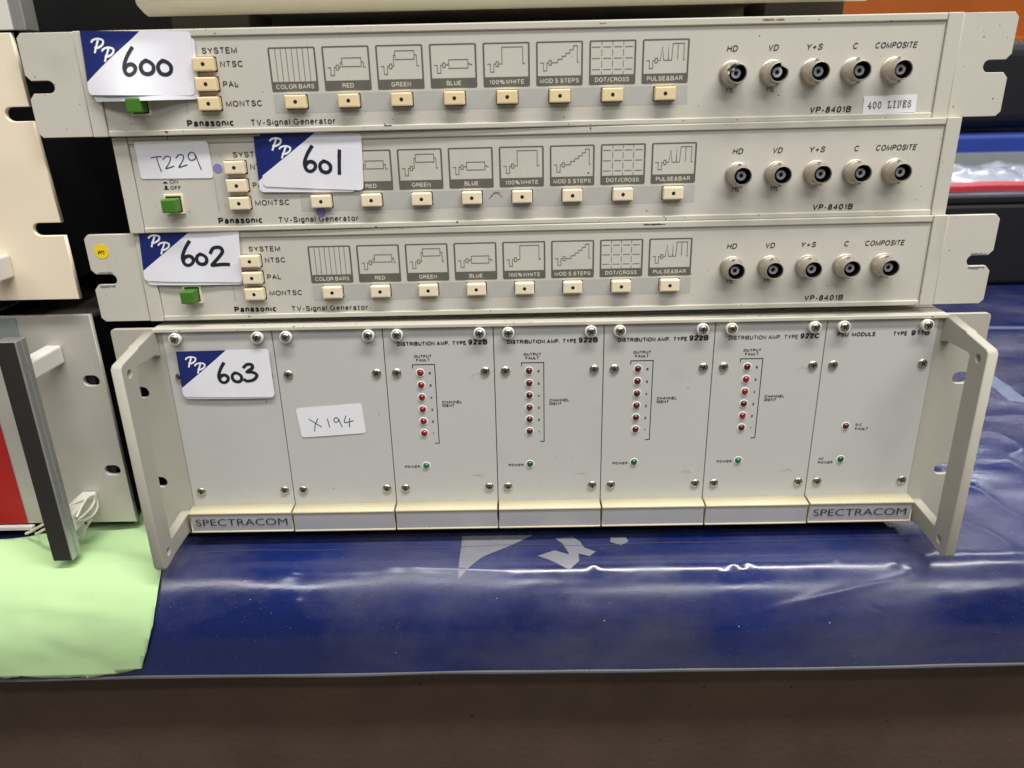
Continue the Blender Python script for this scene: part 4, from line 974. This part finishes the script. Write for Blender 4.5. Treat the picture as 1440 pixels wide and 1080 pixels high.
# ------------------------------------------------------------------ equipment at the left
A = thing('aluminium_rack_unit', 'scuffed aluminium rack unit with black-faced handle on the green paper', 'rack unit', (-300, 8, -127))
AO = Vector((300, -8, 127))
def lo(x0, x1, y0, y1, z0, z1, b=0.0): return box(x0+300, x1+300, y0-8, y1-8, z0+127, z1+127, b)
def ash(p): return [(x+300, z+127) for x, z in p]
o = [(-560, -123.6), (-254.6, -123.6), (-255.4, 8.6), (-560, 8.0)]
me = plate([ash(o), ash(oval(-262.6, -30.5, 9.6, 6.6))[::-1], ash(oval(-262.3, -88.0, 9.6, 6.6))[::-1]], 0, 3.2, 0.2); link('front_panel', me, M['alu'], A)
link('red_panel', lo(-470, -322, 7.0, 7.9, -123.2, -8.0, 0.1), M['redpanel'], A)
link('grey_panel', lo(-470, -296.8, 7.4, 7.95, -8.0, 7.6, 0.1), M['greypanel'], A)
link('lower_lip', lo(-540, -318, 4.6, 7.8, -126.6, -124.2, 0.2), M['offwhite'], A)
cs = link('case', lo(-556, -262, 11.4, 330, -124, 3.0, 0.5), M['blackcase'], A)
for k in range(26): link('vent_rib', lo(-305+k*1.72*1.0-0.0, -305+k*1.72+0.75, 12, 326, 3.1, 5.6), M['rubber'] if k > 6 else M['alubar'], A)
hb = link('handle', lo(-285.8, -274.3, -29.6, -20.5, -126.3, 5.2, 0.6), M['alubar'], A)
link('handle_inlay', lo(-285.2, -275.1, -30.1, -29.4, -126.0, 4.8, 0.1), M['blackstrip'], A)
link('handle_groove', lo(-274.5, -274.15, -25.2, -24.4, -126.0, 4.8), M['greypanel'], A)
link('handle_foot', lo(-283.6, -274.6, -21, 7.8, -19.0, -8.4, 1.2), M['offwhite'], A)
link('handle_foot', lo(-283.6, -274.6, -21, 7.8, -113.0, -101.6, 1.2), M['offwhite'], A)
link('top_plate', lo(-556, -312, 9, 60, 8.8, 9.8, 0.1), M['alu'], A)

Cc = thing('cream_rack_unit', 'cream enamelled rack unit with open slots, left of the stack', 'rack unit', (-300, 2, 19))
def lo2(x0, x1, y0, y1, z0, z1, b=0.0): return box(x0+300, x1+300, y0-2, y1-2, z0-19, z1-19, b)
def slot(zc, xe):
    out = [(xe, zc-3.4), (-267.8, zc-3.4)]
    for k in range(1, 8):
        t = math.radians(-90-180*k/8); out.append((-267.8+3.4*math.cos(t), zc+3.4*math.sin(t)))
    return out+[(-267.8, zc+3.4), (xe, zc+3.4)]
o = [(-560, 19.2), (-254.9, 19.2)]+slot(57.0, -255.5)+slot(114.2, -258.0)+[(-259.2, 151.2), (-560, 151.0)]
o = [(x, z) for x, z in o]
me = plate([[(x+300, z-19) for x, z in o]], 0, 3.0, 0.3); link('front_panel', me, M['cream'], Cc)
link('handle_foot', lo2(-297, -286.8, -38, 1.9, 32.2, 44.4, 1.0), M['offwhite'], Cc)
link('handle', lo2(-298, -285.6, -52, -38.2, 32.2, 140, 1.2), M['offwhite'], Cc)
link('case', lo2(-556, -276, 5.2, 320, 22, 148, 0.5), M['blackcase'], Cc)

U = thing('offwhite_rack_unit', 'off-white rack unit with bare metal edge in the upper left corner', 'rack unit', (-300, 2, 152))
link('front_panel', box(-260, 42.5, 0, 3, 0.4, 130, 0.3), M['offwhite'], U)
link('metal_edge', box(42.7, 48.6, 0.6, 12, 0.2, 130, 0.5), M['alubar'], U)
link('case', box(-256, 38, 3.4, 300, 1, 128, 0.5), M['blackcase'], U)

# string looped round the lower handle foot, with its paper tag
def tube(pts, r, name, mt, parent):
    c = bpy.data.curves.new('c', 'CURVE'); c.dimensions = '3D'; c.bevel_depth = r*S; c.bevel_resolution = 3
    s = c.splines.new('NURBS'); s.points.add(len(pts)-1); s.use_endpoint_u = True; s.order_u = 4; c.resolution_u = 6
    for p, q in zip(s.points, pts): p.co = (q[0]*S, q[1]*S, q[2]*S, 1)
    o = bpy.data.objects.new('c', c); COL.objects.link(o)
    dg = bpy.context.evaluated_depsgraph_get(); me = bpy.data.meshes.new_from_object(o.evaluated_get(dg))
    bpy.data.objects.remove(o); me.materials.clear(); me.polygons.foreach_set('use_smooth', [True]*len(me.polygons))
    return link(name, me, mt, parent)
sg = thing('tag_string', 'white string with a small tag tied round the lower handle foot', 'string', (-280, -8, -108))
ss_ = lambda l: [(x+280, y+8, z+108) for x, y, z in l]
tube(ss_([(-272.8, -19.5, -104), (-273, -14, -101.6), (-272.8, -8, -98.6), (-272.6, -1, -99.2), (-272.4, 3, -104), (-272.6, 2, -110), (-272.8, -5, -112.6), (-273, -14, -109.5), (-273.2, -19.3, -106)]), 0.75, 'string_loop', M['string'], sg)
tube(ss_([(-273.0, -19.4, -106), (-272.6, -10, -107.0), (-272.5, -2, -106.2), (-272.3, 1, -102.5), (-273, -2, -99.4), (-276, -6, -100.4), (-281, -9, -101.0), (-285, -12, -103), (-285.2, -15, -108)]), 0.75, 'string_loop', M['string'], sg)
tube(ss_([(-273, -6, -112.8), (-275, -9, -116), (-279, -9, -121), (-281, -8, -124)]), 0.8, 'string_end', M['string'], sg)
tube(ss_([(-285.5, -17, -106), (-292, -18, -108), (-302, -14, -114), (-311, -6, -121), (-317, -3, -124.2)]), 0.8, 'string_end', M['string'], sg)
tube(ss_([(-285.5, -18, -108), (-295, -17, -113), (-303, -13, -118), (-307, -8, -122), (-311, -3, -124.2)]), 0.8, 'string_end', M['string'], sg)
bm = bmesh.new(); lathe(bm, [(6.2, 0.3), (6.4, 0), (6.2, -0.3)], 24); bmesh.ops.recalc_face_normals(bm, faces=bm.faces[:])
tg = link('paper_tag', mesh_of(bm), M['tag'], sg, (-284.5+280, -7+8, -119.5+108)); tg.rotation_euler = (math.radians(-20), 0, math.radians(25))

# ------------------------------------------------------------------ unit above and things behind
B = thing('beige_case', 'beige equipment case standing on top of the stack, only its lower edge in view', 'equipment case', (-18, 30, 151.6))
bo = lambda x0, x1, y0, y1, z0, z1, b=0.0: box(x0+18, x1+18, y0-30, y1-30, z0-151.6, z1-151.6, b, 4)
link('bezel', side_plate([[(y-30, z-151.6) for y, z in [(30, 240), (30, 166.2), (30.8, 164.9), (33.5, 163.6), (38, 161.6), (42, 160.6), (44, 160.6), (44, 240)]]], -190.5, 186, 0.3), M['beige'], B)
link('front_panel', bo(-202.5, 162, 29.2, 31, 167.6, 236, 0.3), M['beige'], B)
link('case', bo(-206, 166, 44.2, 330, 163.2, 238, 0.6), M['beige'], B)
for x0 in (-200, 118):
    link('foot', bo(x0, x0+42, 50, 92, 151.8, 163.0, 0.8), M['rubber'], B)
    link('foot', bo(x0, x0+42, 270, 310, 151.8, 163.0, 0.8), M['rubber'], B)

K = thing('black_flight_case', 'large black case standing behind the stack', 'case', (-250, 420, -133))
link('body', box(-700, 470, 0, 300, 0, 420, 4), M['blackcase'], K)
link('lid_edge', box(-702, 472, -3, 303, 300, 312, 1), M['blackcase'], K)
L1 = thing('black_equipment_case', 'long black case lying on the blue sheet at the right', 'case', (620, 590, -133))
link('body', box(-330, 420, 0, 240, 3, 108, 5), M['blackcase'], L1)
link('lid', box(-331, 421, -1, 241, 108.5, 118, 2), M['blackcase'], L1)
# crumpled pack on top of it
bm = bmesh.new(); nx, ny = 70, 26; V = []
for j in range(ny+1):
    for i in range(nx+1):
        u = i/nx; v = j/ny; x = -280+640*u; y = 10+190*v
        e = min(1, 6*min(u, 1-u), 5*min(v, 1-v))
        h = 119+26*math.sqrt(max(0, e))*(0.8+0.45*noise.noise(Vector((x*.02, y*.03, 2)))+0.25*abs(noise.noise(Vector((x*.06, y*.07, 5)))))
        V.append(bm.verts.new((x, y, h if e > 0 else 118.6)))
for j in range(ny):
    for i in range(nx):
        a = j*(nx+1)+i; bm.faces.new((V[a], V[a+1], V[a+nx+2], V[a+nx+1])).smooth = True
pk = thing('plastic_wrapped_pack', 'crumpled white plastic pack with a red stripe on the black case', 'package', (620, 590, -133))
link('wrapping', mesh_of(bm), M['wrap'], pk)
bm = bmesh.new(); prev = None
for i in range(nx+1):
    x = -282+644*i/nx; zc = 126+3*noise.noise(Vector((x*.02, 1, 1)))
    cur = [bm.verts.new((x, 8.5, zc-3)), bm.verts.new((x, 9.2, zc+3.5)), bm.verts.new((x, 16, zc+8))]
    if prev:
        for k in range(2): bm.faces.new((prev[k], cur[k], cur[k+1], prev[k+1])).smooth = True
    prev = cur
bmesh.ops.recalc_face_normals(bm, faces=bm.faces[:])
link('red_stripe', mesh_of(bm), M['redtape'], pk)
bb = thing('blue_storage_box', 'blue box standing behind the crumpled pack', 'box', (900, 900, -133))
link('body', box(-380, 300, 0, 200, 0, 172, 4), M['bluebox'], bb)
link('grey_band', box(-382, 302, -3, 0, 118, 146, 1), M['greypanel'], bb)
bk = thing('black_padded_bag', 'black padded bag on the blue box in the right background', 'bag', (900, 960, 44))
link('body', box(-235, 260, 0, 160, 1, 140, 24, 4), M['blackcase'], bk)
link('handle', box(20, 160, 40, 70, 138, 154, 6, 3), M['blackcase'], bk)
dk = thing('dark_grey_case', 'dark grey rounded case just above the top unit at the right', 'case', (560, 820, 100))
link('body', box(-160, 28, 0, 90, 0, 116, 12, 4), M['blackcase'], dk)
link('stand', box(-150, 18, 5, 85, -228, 0, 2), M['blackcase'], dk)
ob = thing('orange_beam', 'orange shelving beam in the upper right background', 'shelving', (900, 1500, 0))
link('beam', box(-700, 900, 0, 60, 150, 420, 3), M['orange'], ob)
link('beam_step', box(-700, 900, -22, 0, 175, 215, 2), M['orange'], ob)
for x in (-690, 850): link('upright', box(x, x+60, 5, 55, -900, 430, 2), M['orange'], ob)
lb = link('white_carton', box(1010, 1400, 1300, 1420, -133, 178, 4), M['wrap']); tag(lb, 'white carton top showing under the orange beam at the right edge', 'carton')
print('objects', len(bpy.data.objects))
